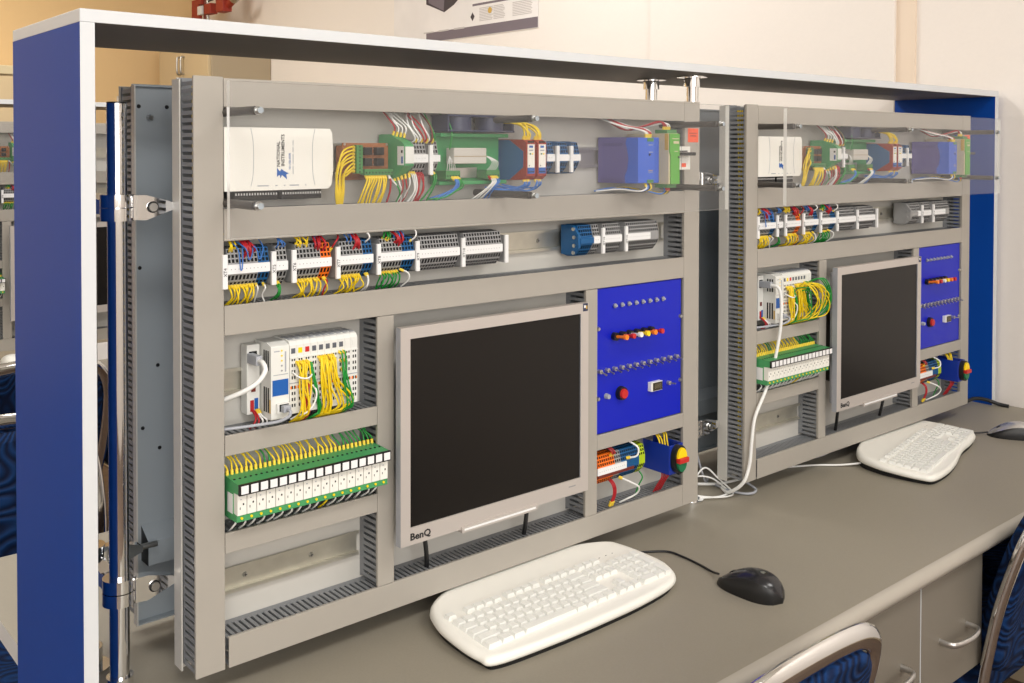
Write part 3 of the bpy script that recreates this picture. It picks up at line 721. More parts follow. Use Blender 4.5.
for i in range(9):
    for k in range(8): b.box(.7581, .7586, -.012+i*.0058, -.0095+i*.0058, .712-k*.0016-.0006, .712-k*.0016, hole) if k < 4 else b.box(.7581, .7586, -.012+i*.0058, -.0095+i*.0058, .6455+(k-4)*.0016, .6461+(k-4)*.0016, hole)
b.build('vent_slots', ps)['kind'] = 'stuff'
for i, m in enumerate((ww, ww, wr, wr)):
    x = .783+i*.0042
    wire(ps, [(x, -.044, .722), (x-.001, -.046, .729), (x-.010, -.036, .735), (x-.030, -.010, .742), (x-.040, .028, .7555)], m, .0014, fer)
for i, m in enumerate((ww, wb, wk, wy)):
    x = .783+i*.004
    wire(ps, [(x, -.044, .642), (x, -.047, .634), (x-.012, -.040, .629), (x-.030, -.012, .632+.001*i), (x-.055, .02, .628)], m, .0015, fer if i in (0, 3) else None)
p2 = thing('power_supply', 'narrower blue power supply squeezed beside the green supply, %s' % LP, 'power supply', (.816, .0, .642), 'narrow blue supplies')
MB().box(.8005, .832, -.033, .046, .642, .722, psblue).build('case', p2, bevel=.0015)
MB().cyl((.8115, -.033, .717), (.8115, -.0345, .717), .0028, steel, 10).cyl((.8115, -.033, .647), (.8115, -.0345, .647), .0028, steel, 10).build('screws', p2)
MB().box(.806, .815, -.0334, -.033, .70, .7012, wgy).box(.806, .815, -.0334, -.033, .665, .6662, goldl).build('print', p2)
for i, m in enumerate((wr, wr, ww)):
    x = .806+i*.005
    wire(p2, [(x, -.025, .722), (x, -.028, .729), (x-.012, -.024, .737), (x-.035, -.006, .742), (x-.045, .028, .7555)], m, .0013, fer)
gp = thing('power_module', 'bright green module with a beige side and red bottom plugs, %s' % LP, 'power module', (.848, .0, .634), 'bright green modules')
MB().box(.834, .861, -.053, .046, .640, .729, beige).build('case', gp, bevel=.001)
MB().prism([(.8345, .7285), (.8605, .7285), (.8605, .6405), (.8375, .6405), (.8375, .690), (.8345, .697)], 'y', -.0553, -.053, lime).build('front_face', gp, bevel=.0005)
MB().box(.8335, .834, -.052, -.044, .700, .7285, goldl).build('side_print', gp)
MB().box(.835, .861, -.048, -.020, .729, .7355, green2).build('top_plug', gp, bevel=.0006); MB().box(.835, .861, -.048, -.020, .6335, .640, green2).build('bottom_plug', gp, bevel=.0006)
MB().box(.840, .858, -.0557, -.0553, .719, .7203, beige).box(.844, .858, -.0557, -.0553, .711, .7155, beige).box(.846, .856, -.0557, -.0553, .697, .6982, beige).build('print', gp)
MB().cyl((.857, -.0553, .6875), (.857, -.0568, .6875), .0017, wk, 10).build('adjuster', gp)
for i, m in enumerate((wr, wr, ww, ww)):
    x = .841+i*.0052
    wire(gp, [(x, -.034, .7355), (x-.001, -.036, .743), (x-.012, -.034, .7500-.001*i), (x-.036, -.02, .742), (x-.058, .004, .735), (x-.075, .028, .750)], m, .0013, fer, res=5)
for i, m in enumerate((wb, wk, wy, wk)):
    x = .843+i*.004
    wire(gp, [(x, -.034, .6335), (x, -.036, .627), (x-.014, -.036, .623), (x-.040, -.022, .629), (x-.085, .005, .634), (x-.110, .03, .628)], m, .0015, red if i > 0 else None, fr=.0026)
mc = thing('circuit_breaker', 'white circuit breaker with black toggle right of the green module, %s' % LP, 'circuit breaker', (.91, .01, .642), 'circuit breakers')
MB().prism([(.046, .644), (.046, .724), (.006, .724), (.006, .7065), (-.022, .7065), (-.022, .664), (.006, .664), (.006, .644)], 'x', .880, .930, white).build('body', mc, bevel=.001)
MB().box(.884, .925, -.040, -.022, .690, .696, black).build('toggle', mc, bevel=.001)
MB().box(.886, .922, -.0224, -.022, .6965, .699, black).build('slot', mc)
MB().box(.905, .918, -.0224, -.022, .669, .676, orange_l).build('print', mc)
MB().box(.9045, .9052, -.0225, .006, .664, .7065, wgy).build('seam', mc)

# ------------------------------------------------------------------ controller in the left bay
pl = thing('modular_controller', 'white modular controller with ten channels of yellow wiring in upper left bay, %s' % LP, 'controller', (.16, .03, .344), 'modular controllers')
b0 = MB().box(.083, .1015, .028, .046, .348, .441, offwhite).build('power_feed_module', pl, bevel=.001)
MB().box(.086, .097, .0272, .028, .416, .432, hole).build('socket', b0)
MB().box(.0875, .0925, .027, .028, .352, .367, wr).build('plug', b0); MB().box(.0935, .0985, .027, .028, .354, .369, lblue).build('plug', b0); MB().box(.089, .095, .0272, .028, .378, .386, wbr).build('socket', b0)
hd = MB().prism([(.046, .346), (.046, .444), (.012, .444), (.0, .440), (.0, .343), (.020, .343)], 'x', .1035, .1300, offwhite).build('head_module', pl, bevel=.0012)
MB().box(.1055, .1285, -.0004, 0, .3745, .3955, lblue).build('blue_label', hd)
b = MB()
for k in range(3): b.box(.1032, .1035, .006+k*.0058, .0092+k*.0058, .352, .385, hole).box(.1032, .1035, .006+k*.0058, .0092+k*.0058, .408, .434, hole)
b.build('vent_slots', hd)['kind'] = 'stuff'
MB().box(.1032, .1035, -.0+.0015, .0045, .352, .370, goldl).build('side_label', hd)
MB().box(.110, .1285, -.005, 0, .352, .3645, offwhite).box(.113, .1265, -.0054, -.005, .354, .3635, hole).build('socket', hd, bevel=.0005)
for k, m in enumerate((yel, yel, yel, tgrey, tgrey)): MB().cyl((.119, -.0006, .4335-k*.0066), (.119, 0, .4335-k*.0066), .0013, m, 8).build('indicator', hd)
MB().box(.108, .116, -.0003, 0, .4325, .434, wgy).box(.1235, .1255, -.0003, 0, .405, .432, wgy).box(.107, .128, -.0003, 0, .4015, .4025, wgy).build('print', hd)
def io_mesh(win):
    b = MB(); w = .0102
    b.prism([(.046, .350), (.046, .4455), (.010, .4455), (.004, .4435), (.0, .4385), (.0, .347), (.012, .347)], 'x', 0, w, offwhite)
    for r, z in enumerate((.4175, .4095, .401, .393, .380, .372, .364, .356)):
        if r == 4: b.box(.0008, .0028, -.0003, 0, z, z+.004, ora); b.box(.0074, .0094, -.0003, 0, z, z+.004, ora)
        for x in (.0026, .0062): b.box(x, x+.0019, -.0003, 0, z, z+.0042, hole)
    b.box(.0020, .0080, -.0004, 0, .4275, .4345, win); b.box(0, w, -.0012, .002, .4205, .4225, offwhite); b.box(0, w, -.0008, .002, .3875, .3885, wgy)
    b.box(.002, .008, .006, .03, .4455, .4462, wgy)
    return b.mesh('io_module')
wn = [(60, 62, 66)]
wind = mat('io_window_dark', (92, 96, 104), .3)
IO = [io_mesh(m) for m in (wind, yel, red, offwhite)]
for i in range(10):
    o = bpy.data.objects.new('io_module', IO[(0, 1, 2, 0, 0, 0, 0, 0, 3, 3)[i]]); C.objects.link(o); o.parent = pl
    r = ORG[pl]; o.location = (.1308+i*.01045-r[0], -r[1], -r[2])
def loopw(x, z0, xe, m=wy, big=0, f=fer):
    wire(pl, [(x, -.0005, z0), (x+J(.001), -.007, z0-.002), (x+J(.003)+big*.3, -.010-J(.003), z0-.03), (xe+big, -.008+J(.004), .352+J(.005)), (xe-.002+big*.4, .0, .340), (xe-.004, .012, .333)], m, .0013, f, res=5)
for i in range(7): loopw(.1405+i*.0024, .4155-(i % 2)*.004, .141+i*.0022+J(.002))
for i in range(6): loopw(.1735+i*.0017, .418-(i % 2)*.003, .176+i*.0026)
for i in range(8): loopw(.1835+i*.0018, .4185-(i % 3)*.004, .182+i*.004, big=.004+.0018*i)
for i in range(3): loopw(.158+i*.0015, .412, .166+i*.002, wg, .006)
for i in range(5): loopw(.2055+i*.002, .421-(i % 3)*.012, .212+i*.002, wg, .002)
for i in range(2): loopw(.153+i*.002, .384, .155+i*.003, wr)
wire(pl, [(.134, -.001, .403), (.139, -.012, .397), (.150, -.014, .395), (.158, -.010, .398), (.159, -.002, .402)], ww, .0013)
wire(pl, [(.156, -.002, .388), (.163, -.012, .378), (.162, -.012, .362), (.152, -.010, .349), (.142, -.002, .344), (.136, .008, .338)], ww, .0014, fer)
for i, m in enumerate((wr, wr, ww, ww)):
    wire(pl, [(.090+i*.0028, .026, .353), (.0905+i*.003, .018, .347), (.086+i*.006, .012, .341), (.083+i*.007, .020, .332)], m, .0013, fer if i > 1 else None)
nc = thing('network_cable', 'thick white network cable curving into the controller of the %s' % LP, 'cable', (.0875, .0285, .40))
MB().box(.0825, .0915, .000, .0272, .4175, .4305, wgy).build('plug', nc, bevel=.001)
MB().tube([(.087, .0, .424), (.0868, -.010, .4235), (.086, -.019, .415), (.076, -.019, .402), (.060, -.012, .391), (.044, .004, .381), (.036, .016, .375), (.024, .022, .371)], .0032, ww, 10, 6).build('cord', nc)
n2 = thing('network_cable', 'thin grey network cable in the lower socket of the controller, %s' % LP, 'cable', (.118, -.004, .345))
MB().box(.1145, .1255, -.014, -.0055, .354, .3625, wgy).build('plug', n2, bevel=.0008)
MB().tube([(.120, -.014, .358), (.120, -.022, .357), (.117, -.023, .351), (.105, -.016, .345), (.085, -.004, .342), (.060, .004, .341), (.036, .014, .340), (.022, .02, .340)], .0022, wgy, 8, 6).build('cord', n2)

# relay interface below
ri = thing('relay_interface', 'long green relay module with seventeen white relays in lower left bay, %s' % LP, 'relay module', (.158, .02, .228), 'long green relay modules')
MB().prism([(.046, .236), (.046, .272), (.022, .2735), (.020, .2800), (.004, .2800), (-.0275, .2775), (-.0275, .2655), (-.013, .2645), (-.013, .2385), (-.0225, .2375), (-.0225, .2285), (.020, .2285)], 'x', .0445, .2700, green).build('housing', ri, bevel=.0008)
lb = MB().box(.0442, .0445, -.011, .004, .237, .262, white2).build('side_label', ri)
NP = 17; pp = (.2700-.0445)/NP
for i in range(NP):
    x = .0445+i*pp
    r = MB().box(x+.0005, x+pp-.0005, -.024, -.013, .2375, .2650, white).box(x+.0035, x+.0045, -.0243, -.024, .245, .248, wk).box(x+.0075, x+.0095, -.0243, -.024, .250, .2525, wk).box(x+.0042, x+.0062, -.0243, -.024, .257, .2583, wgy).build('relay', ri, bevel=.0005)
    m = MB().box(x-.0002, x+pp+.0002, -.031, -.0275, .2645, .2782, black).build('marker_holder', r)
    MB().box(x+.0022, x+pp-.0012, -.0316, -.031, .2662, .2765, white2).build('marker_tag', r)
    MB().cyl((x+pp/2, -.0225, .2332), (x+pp/2, -.0238, .2332), .0017, yel, 8).build('indicator', r)
b = MB()
for i in range(30):
    x = .0445+.2255*(i+.5)/30; b.cyl((x, -.008, .2788), (x, -.0082, .2796), .0017, hole, 6)
b.build('screw_holes', ri)['kind'] = 'stuff'
for i in range(34):
    x = .0445+.2255*(i+.5)/34; m = wg if (i in (8, 9) or i > 24) else wy
    wire(ri, [(x, .012, .2800), (x, .013, .2880), (x-.004+J(.003), .018, .298), (x-.010+J(.004), .026, .309)], m, .0012, fer, fr=.0022)
for i in range(NP):
    x = .0445+(i+.6)*pp; wire(ri, [(x, .002, .2285), (x, -.003, .2225), (x-.001+J(.002), .0, .216), (x-.003+J(.002), .012, .2075)], ww if i != 10 else wy, .0014, fer if i % 4 == 2 else None)

# ------------------------------------------------------------------ blue control panel
cp = thing('control_panel', 'blue control panel with switches, lamps and a display in right bay, %s' % LP, 'control panel', (.828, .008, .209), 'blue control panels')
MB().box(.7135, .9375, .004, .007, .2098, .4610, cblue).build('face_plate', cp, bevel=.0006)
for x, z in ((.935, .391), (.935, .272), (.7175, .392), (.7175, .271)): MB().cyl((x, .004, z), (x, .0005, z), .0042, steel, 12, .003).build('screw', cp)
for i in range(8):
    x = .758+.0181*i; MB().cyl((x, .004, .4285), (x, .001, .4285), .0042, steel, 12).cyl((x, .001, .4285), (x, -.003, .4285), .0033, wgy, 12, .002).build('lamp', cp)
for i, m in enumerate((ora, red, white, yel, ora, red)):
    x = .757+.0186*i; o = MB().cyl((x, .004, .375), (x, -.004, .375), .0072, black, 14).build('selector_switch', cp, bevel=.0008)
    MB().cyl((x, -.004, .375), (x, -.022, .377), .0026, m, 10).cyl((x, -.022, .377), (x, -.028, .3775), .0046, m, 12).build('coloured_cap', o)
MB().cyl((.887, .004, .372), (.887, .002, .372), .0016, black, 10).build('jack', cp)
for i in range(12):
    x = .720+.01827*i; o = MB().cyl((x, .004, .3185), (x, -.003, .3185), .0042, galv, 6).build('toggle_switch', cp)
    MB().cyl((x, -.003, .3185), (x+.0015, -.014, .3145), .0012, steel, 8, .0018).build('lever', o)
MB().cyl((.738, .004, .273), (.738, -.004, .273), .005, wgy, 14, .004).build('knob', cp)
o = MB().cyl((.774, .004, .273), (.774, -.004, .273), .0125, black, 20, .0115).build('push_button', cp); MB().cyl((.774, -.004, .273), (.774, -.008, .273), .0088, red, 20, .008).build('red_cap', o)
o = MB().box(.846, .8765, -.005, .004, .2645, .2810, white).build('display', cp, bevel=.0006); MB().box(.850, .8755, -.0055, -.005, .2655, .280, mat('display_dark', (62, 56, 44), .25)).build('display_window', o)
text('888', .0125, MATS['wire_grey'] if 0 else mat('display_digit', (104, 96, 76), .4), (.8628, -.0058, .2728), o, sx=.95)
o = MB().cyl((.901, .004, .272), (.901, -.002, .272), .0042, galv, 6).build('toggle_switch', cp); MB().cyl((.901, -.002, .272), (.905, -.012, .272), .0012, steel, 8, .0016).build('lever', o)

# right lower bay
rs = strip('orange, grey and blue terminal strip with yellow-green end in lower right bay, %s' % LP, .145, .7085, None, [(torange, 8), (tgrey, 3), (tblue, 9), (tyg, 3)], marker=(.714, .786), group='terminal strips in the lower right bay')
MB().box(.716, .806, -.0006, .002, .1335, .1385, wbr).build('jumper_bar', rs)
for i, m in enumerate((wr, wbr, wr)):
    x = .750+i*.003; wire(rs, [(x, .006, .166), (x, -.001, .172), (x-.004, .006, .180), (x-.006, .03, .186)], m, .0013, fer)
    wire(rs, [(x+.002, .010, .122), (x+.002, .001, .115), (x+.005, .001, .100), (x+.004, .008, .080)], wr, .0013)
    MB().cyl((x+.004, .006, .084), (x+.004, .01, .076), .0028, fer, 6).build('ferrule', rs)
wire(rs, [(.790, .002, .155), (.800, -.012, .160), (.806, -.010, .172), (.801, .0, .180), (.797, .028, .187)], ww, .0018, fer)
wire(rs, [(.777, .008, .122), (.786, -.010, .116), (.804, -.014, .104), (.806, -.006, .090), (.792, .006, .080), (.786, .016, .073)], ww, .0018, fer)
wire(rs, [(.833, .012, .120), (.835, .006, .110), (.832, .012, .095), (.83, .02, .073)], wg, .0014)
bx = thing('stop_button_box', 'blue bracket box with a yellow, red and green pushbutton, %s' % LP, 'push button', (.89, .0, .11), 'blue button boxes')
MB().box(.872, .909, -.026, -.024, .113, .166, boxblue).box(.872, .8735, -.024, .046, .113, .166, boxblue).box(.9075, .909, -.024, .046, .113, .166, boxblue).build('bracket', bx, bevel=.0008)
MB().box(.866, .872, .038, .046, .118, .170, galv).build('mounting_tab', bx)
def oval(x, z, rx, rz, n=28): return [(x+rx*math.cos(2*PI*i/n), z+rz*math.copysign(abs(math.sin(2*PI*i/n))**.8, math.sin(2*PI*i/n))) for i in range(n)]
MB().prism(oval(.8905, .141, .0165, .0255), 'y', -.026, -.037, black).build('button_bezel', bx, bevel=.002)
def half(x, z, rx, rz, s): return [(x+rx*math.cos(PI*i/12), z+s*rz*math.sin(PI*i/12)) for i in range(13)]
MB().prism(half(.8905, .1445, .0125, .0185, 1), 'y', -.037, -.041, yel).build('yellow_button', bx, bevel=.001)
MB().prism(half(.8905, .1375, .0125, .0180, -1), 'y', -.037, -.041, grn).build('green_button', bx, bevel=.001)
MB().box(.8775, .9035, -.046, -.037, .1365, .1455, red).build('red_bar', bx, bevel=.001)
for i in range(4):
    x = .878+i*.007; wire(bx, [(x, .0, .150), (x, .004, .168), (x+J(.003), .01, .178), (x+J(.003), .028, .186)], wy, .0016)
for i in range(4):
    x = .878+i*.006; wire(bx, [(x, .0, .118), (x-.001, -.004, .105), (x-.003, .004, .090), (x-.004, .014, .073)], wr, .0014, redbr)
for x in (.848, .862): MB().cyl((x, DD, .116+(.001 if x > .85 else 0)), (x, DD-.006, .116), .005, steel, 14, .004, capm=steelgrey).build('mounting_screw', bx)

# ------------------------------------------------------------------ monitor
def build_monitor():
    m = thing('monitor', 'silver framed flat monitor with black screen set into the %s' % LP, 'monitor', (.4717, -.02, .1365), 'silver monitors')
    x0, x1, z0, z1 = .2854, .6579, .1365, .4478; a0, a1, c0, c1 = .3022, .6402, .1612, .4312
    b = MB()
    for X0, X1, Zz0, Zz1 in ((x0, a0, z0, z1), (a1, x1, z0, z1), (a0, a1, z0, c0), (a0, a1, c1, z1)):
        b.box(X0, X1, -.033, -.021, Zz0, Zz1, silver, {'l': silver2, 't': silver})
    b.build('bezel', m)
    MB().box(x0+.014, x1-.014, -.021, -.006, z0+.012, z1-.012, silver2).build('back_shell', m, bevel=.003)
    MB().box(x0+.05, x1-.05, -.006, .040, z0+.05, z1-.05, darkrod).build('rear_housing', m, bevel=.006)
    MB().box(a0, a1, -.0308, -.019, c0, c1, screenm).build('screen', m)
    MB().box(.393, .543, -.036, -.020, .1315, .1405, silver).box(.397, .539, -.0363, -.036, .1345, .1375, white2).build('button_bar', m, bevel=.0015)
    text('BenQ', .0138, wk, (.3195, -.0333, .1475), m, bold=.0004, sx=1.12)
    MB().box(.614, .629, -.0334, -.033, .1500, .1518, tgrey).build('print', m)
    MB().box(.6450, .6560, -.0334, -.033, .4345, .4475, navy).box(.6470, .6510, -.0336, -.0334, .4400, .4445, white2).box(.6515, .6545, -.0336, -.0334, .4380, .4435, goldl).build('sticker', m)
    MB().tube([(.348, .0, .146), (.353, .004, .125), (.362, .012, .095), (.368, .02, .066)], .0036, wk, 8).build('power_cord', m)
    MB().tube([(.553, .0, .146), (.556, .004, .125), (.560, .012, .095), (.562, .02, .066)], .0036, wk, 8).build('video_cord', m)
    return m
mon = build_monitor()
PANEL_ROOTS = [o for o in list(C.objects) if o.parent is None and o.type in ('EMPTY', 'MESH') and 'label' in o and (LP in o['label'] or o is panel) and o.name.split('.')[0] not in ('chrome_pole', 'pole_clamp')]

# ------------------------------------------------------------------ copies of the panel
index_kids()
OX, SX = 1.1305, .981
def place(root, f, label, group=None):
    c = copy_tree(root); f(c, root); c['label'] = label
    if group: c['group'] = group
    return c
def to_right(c, r): c.location = (OX+SX*r.location.x, r.location.y, r.location.z); c.scale = (SX, 1, 1)
def to_row(c, r): c.location = (.07+r.location.x, 2.36+r.location.y, r.location.z)
def to_opp(c, r): c.location = (PW-r.location.x, .2665-r.location.y, r.location.z); c.rotation_euler = (0, 0, PI)
def to_opp2(c, r): c.location = (OX+PW*SX-SX*r.location.x, .2665-r.location.y, r.location.z); c.rotation_euler = (0, 0, PI); c.scale = (SX, 1, 1)
for r in PANEL_ROOTS:
    n = r.name
    if r is panel:
        place(r, to_right, 'grey wiring panel with slotted cable ducts, right one by the end wall')
        place(r, to_row, 'grey wiring panel standing in the row behind, seen past the blue end board')
        place(r, to_opp, 'grey panel backing onto the left one, facing the far side of the desk')
        place(r, to_opp2, 'grey panel backing onto the right one, facing the far side of the desk')
        continue
    if n.startswith('network_cable'):
        if n == 'network_cable.001': place(r, to_right, r['label'].replace(LP, 'right wiring panel'))
        continue
    cc = place(r, to_right, r['label'].replace(LP, 'right wiring panel'))
    if r is s8: cc['label'] = 'thick grey terminal block with closed side on second rail of right wiring panel'; cc['group'] = 'grey terminal blocks'; GREYB = cc
    if r is pl: PL2 = cc
    if r is guard:
        place(r, to_opp, 'clear acrylic guard on the panel facing the far side, behind the left one')
        place(r, to_row, r['label'].replace(LP, 'rear row panel'))
    if r in (pb, gr, s3, s4, s5, ts, pl, ri, mon):
        place(r, to_row, r['label'].replace(LP, 'rear row panel'))
for o in GREYB.children:
    if o.name.startswith('terminal'): o.data = SLICE['terminal_grey']
    elif o.name.startswith('screw'): o.data = o.data.copy(); o.data.materials[0] = tgrey
    else: o.data = o.data.copy(); o.data.materials[0] = tgrey
ORG[PL2] = ORG[pl]
for i in range(13):
    q = i/12; x = .165+.05*q; m = wy if i % 4 else wg
    wire(PL2, [(x, -.001, .41-.012*(i % 3)), (x+.006, -.022-J(.004), .415+J(.006)), (x+.024+.012*q, -.034+J(.006), .395+J(.01)), (x+.026+.014*q, -.028, .362+J(.008)), (x+.006, -.014, .345), (x-.008, .004, .337)], m, .0013, fer, res=5)
for i in range(3):
    wire(PL2, [(.214+i*.006, -.001, .418), (.232+i*.008, -.022, .428), (.252+i*.006, -.030, .40), (.256+i*.004, -.026, .365), (.240, -.01, .342), (.234, .01, .335)], wg, .0014, fer, res=5)
# long white cable hanging from the right controller
lw = thing('network_cable', 'white network cable hanging from the controller down the front of the right wiring panel', 'cable', (1.16, .0, .0))
MB().box(1.2135, 1.2225, .000, .0272, .4175, .4305, wgy).build('plug', lw, bevel=.001)
MB().tube([(1.218, .0, .424), (1.219, -.016, .420), (1.222, -.020, .40), (1.220, -.022, .36), (1.219, -.018, .318), (1.205, -.014, .26), (1.180, -.012, .212), (1.150, -.010, .166), (1.140, -.010, .12), (1.133, -.010, .075), (1.121, -.004, .040), (1.120, .03, .012), (1.15, .07, .004)], .0034, ww, 10, 6).build('cord', lw)

# ------------------------------------------------------------------ keyboard
def rounded_outline(pts, res=6): return [(p.x, p.y) for p in catmull([Vector((x, y, 0)) for x, y in pts], res, True)]
KEYM = {}
def key_mesh(w, d, h=.006):
    k = (round(w, 4), round(d, 4))
    if k not in KEYM:
        t = .0022; b = MB()
        vs = [(-w/2, -d/2, 0), (w/2, -d/2, 0), (w/2, d/2, 0), (-w/2, d/2, 0), (-w/2+t, -d/2+t*.7, h), (w/2-t, -d/2+t*.7, h), (w/2-t, d/2-t*1.1, h), (-w/2+t, d/2-t*1.1, h)]
        b.faces(vs, [(0, 1, 5, 4), (1, 2, 6, 5), (2, 3, 7, 6), (3, 0, 4, 7), (4, 5, 6, 7)], kbk)
        KEYM[k] = b.mesh('key')
    return KEYM[k]
def keyboard(cx, cy, w, label, curved, sd=1):
    k = thing('keyboard', label, 'keyboard', (cx, cy, 0))
    s = w/.43
    if curved:
        out = [(-.200, -.098), (-.10, -.107), (0, -.109), (.10, -.106), (.180, -.092), (.211, -.055), (.214, -.01), (.205, .045), (.185, .072), (.10, .100), (0, .112), (-.10, .104), (-.180, .075), (-.207, .03), (-.215, -.03), (-.213, -.075)]
    else:
        out = [(-.203, -.094), (-.14, -.104), (-.06, -.102), (.05, -.088), (.13, -.088), (.195, -.080), (.214, -.05), (.215, 0), (.208, .05), (.185, .080), (.10, .104), (0, .112), (-.10, .106), (-.175, .082), (-.206, .03), (-.215, -.03), (-.214, -.07)]
    P = rounded_outline([(x*s, y*sd) for x, y in out])
    n = len(P)
    def lvl(sc, z0, zs): return [(cx+x*sc, cy+y*sc, z0+zs*(y/sd+.11)/.22) for x, y in P]
    rings = [lvl(.965, .0065, .006), lvl(.988, .0075, .007), lvl(1.0, .0105, .009), lvl(.995, .0145, .0115), lvl(.978, .0178, .0127), lvl(.955, .0192, .013), lvl(.93, .0195, .013)]
    b = MB(); vs = [v for r in rings for v in r]
    fs = [(i*n+q, i*n+(q+1) % n, (i+1)*n+(q+1) % n, (i+1)*n+q) for i in range(len(rings)-1) for q in range(n)]
    b.faces(vs, fs, kbw, True); b.faces(rings[-1], [tuple(range(n))], kbw, True); b.faces(rings[0], [tuple(reversed(range(n)))], black)
    b.build('case', k)
    bt = MB(); rr = [lvl(.955, .0, .0), lvl(.965, .0065, .006)]
    bt.faces(rr[0]+rr[1], [(q, (q+1) % n, n+(q+1) % n, n+q) for q in range(n)], rubberk); bt.faces(rr[0], [tuple(range(n))], rubberk)
    bt.build('base', k)
    u = .0171*s; ud = .0171*sd; x0 = -.196*s; y0 = -.070*sd
    def zt(y): return .0195+.013*(y/sd+.11)/.22
    slope = math.atan(.013/(.22*sd))
    def key(x, row, wu, du=1, dy=0):
        wd = wu*u-.0009; y = y0+row*ud+dy+(du-1)*ud/2
        o = bpy.data.objects.new('key', key_mesh(wd, du*ud-.0009)); C.objects.link(o); o.parent = k
        o.location = (x0+(x+wu/2)*u, y, zt(y)-.0004); o.rotation_euler = (slope, 0, 0)
    rows = [[1.5, 1.25, 1.25, 6, 1.25, 1.25, 1.25, 1.25], [2.25]+[1]*10+[2.75], [1.75]+[1]*11+[2.25], [1.5]+[1]*12+[1.5], [1]*13+[2]]
    for r, ks in enumerate(rows):
        x = 0
        for q in ks: key(x, r, q); x += q
    fx = [0]+[2+i for i in range(4)]+[6.5+i for i in range(4)]+[11+i for i in range(4)]
    for x in fx+[15.3, 16.3, 17.3]: key(x, 5, 1, .85, .3*ud)
    for x in (15.3, 16.3, 17.3):
        key(x, 0, 1); key(x, 3, 1); key(x, 4, 1)
    key(16.3, 1, 1)
    for r in range(5):
        for c in range(4):
            if c == 3 and r in (0, 2): continue
            if r == 0 and c == 1: continue
            if r == 0 and c == 0: key(18.6, 0, 2)
            elif c == 3 and r in (1, 3): key(21.6, r-1 if r == 1 else r-1, 1, 2)
            else: key(18.6+c, r, 1)
    for i in range(3): MB().box(cx+(x0+(19+i*.9)*u)-.0012, cx+(x0+(19+i*.9)*u)+.0012, cy+y0+5.6*ud, cy+y0+5.6*ud+.0012, zt(y0+5.6*ud)-.001, zt(y0+5.6*ud)+.0004, hole).build('indicator', k)
    return k
keyboard(.537, -.080, .424, 'white keyboard lying on the desk in front of the left wiring panel', True)
kb2 = keyboard(1.688, -.074, .428, 'white keyboard with wavy front edge before the right wiring panel', False, .96); kb2.rotation_euler.z = math.radians(11)

# ------------------------------------------------------------------ mice
def mouse(cx, cy, ang, label, top, side):
    m = thing('computer_mouse', label, 'computer mouse', (cx, cy, 0)); m.rotation_euler = (0, 0, ang)
    ORG[m] = (0, 0, 0)
    L, N, K = .116, 18, 16
    def sec(t):
        y = -L/2+L*t; q = abs(2*t-1)
        w = .0315*max(1e-4, 1-q**2.9)**.5*(1-.22*max(0, t-.25)**1.2)
        h = .0350*max(1e-4, 1-abs((t-.36)/(.365 if t < .36 else .645))**(2.3 if t < .36 else 1.9))**(.5 if t < .36 else 1.0)
        return y, w, h
    def ring(t, lo, hi, k=K):
        y, w, h = sec(t); out = []; t0 = 0
        for i in range(k+1):
            a = lo+(hi-lo)*i/k; c, s = math.cos(a), math.sin(a)
            out.append((w*math.copysign(abs(c)**.75, c), y, .003+h*max(0, s)**.8))
        return out
    def shell(lo, hi, k, mm, name, par):
        rs = [ring(i/N, lo, hi, k) for i in range(N+1)]; b = MB()
        b.faces([v for r in rs for v in r], [(i*(k+1)+j, i*(k+1)+j+1, (i+1)*(k+1)+j+1, (i+1)*(k+1)+j) for i in range(N) for j in range(k)], mm, True)
        b.faces(rs[0], [tuple(range(k+1))], mm); b.faces(rs[-1], [tuple(range(k+1))], mm)
        return b.build(name, par, (0, 0, 0))
    A = .78
    shell(A, PI-A, 14, top, 'top_shell', m); shell(0, A, 6, side, 'side_grip', m); shell(PI-A, PI, 6, side, 'side_grip', m)
    P = [(sec(i/N)[1], sec(i/N)[0]) for i in range(N+1)]
    poly = P+[(-x, y) for x, y in reversed(P)]
    MB().prism(poly, 'z', 0, .0045, black).build('base', m, (0, 0, 0))
    MB().cyl((-.003, .027, .0140), (.003, .027, .0140), .0115, rubberk, 16).build('scroll_wheel', m, (0, 0, 0), bevel=.001)
    MB().tube([(0, -.056+.112*t, .0031+sec(t)[2]) for t in (.60, .68, .76, .84, .92, .97)], .0005, hole, 5).build('button_gap', m, (0, 0, 0))
    return m
m1 = mouse(.802, -.252, math.radians(4), 'black wired mouse beside the near keyboard on the desk', mdark, black)
MB().prism([(-.003, -.026), (.003, -.026), (.004, -.022), (0, -.018), (-.004, -.022)], 'z', .0355, .0380, steel).build('emblem', m1, (0, 0, 0))
m2 = mouse(2.000, -.155, math.radians(35), 'silver mouse with black sides at the right end of the desk', msilver, black)
def cord(name, label, pts, r, m, n=8, cat='cable'):
    mb = MB().tube(pts, r, m, n, 6); o = mb.build(name, loc=pts[0]); return tag(o, label, cat)
c1 = MB().tube([(.800, -.192, .009), (.808, -.172, .004), (.817, -.14, .0025), (.821, -.10, .0025), (.818, -.069, .0025), (.790, -.046, .0025), (.74, -.015, .0025), (.70, .03, .0025), (.66, .08, .0025)], .0019, wk, 8, 6)
o = c1.build('mouse_cable', m1, (.802, -.252, 0)); o.rotation_euler = (0, 0, -math.radians(4))
c2 = MB().tube([(1.968, -.109, .008), (1.951, -.088, .004), (1.92, -.05, .0025), (1.90, .0, .0025), (1.88, .08, .0025)], .0019, wk, 8, 6)
o = c2.build('mouse_cable', m2, (2.000, -.155, 0)); o.matrix_parent_inverse = Matrix(); o.rotation_euler = (0, 0, -math.radians(35))

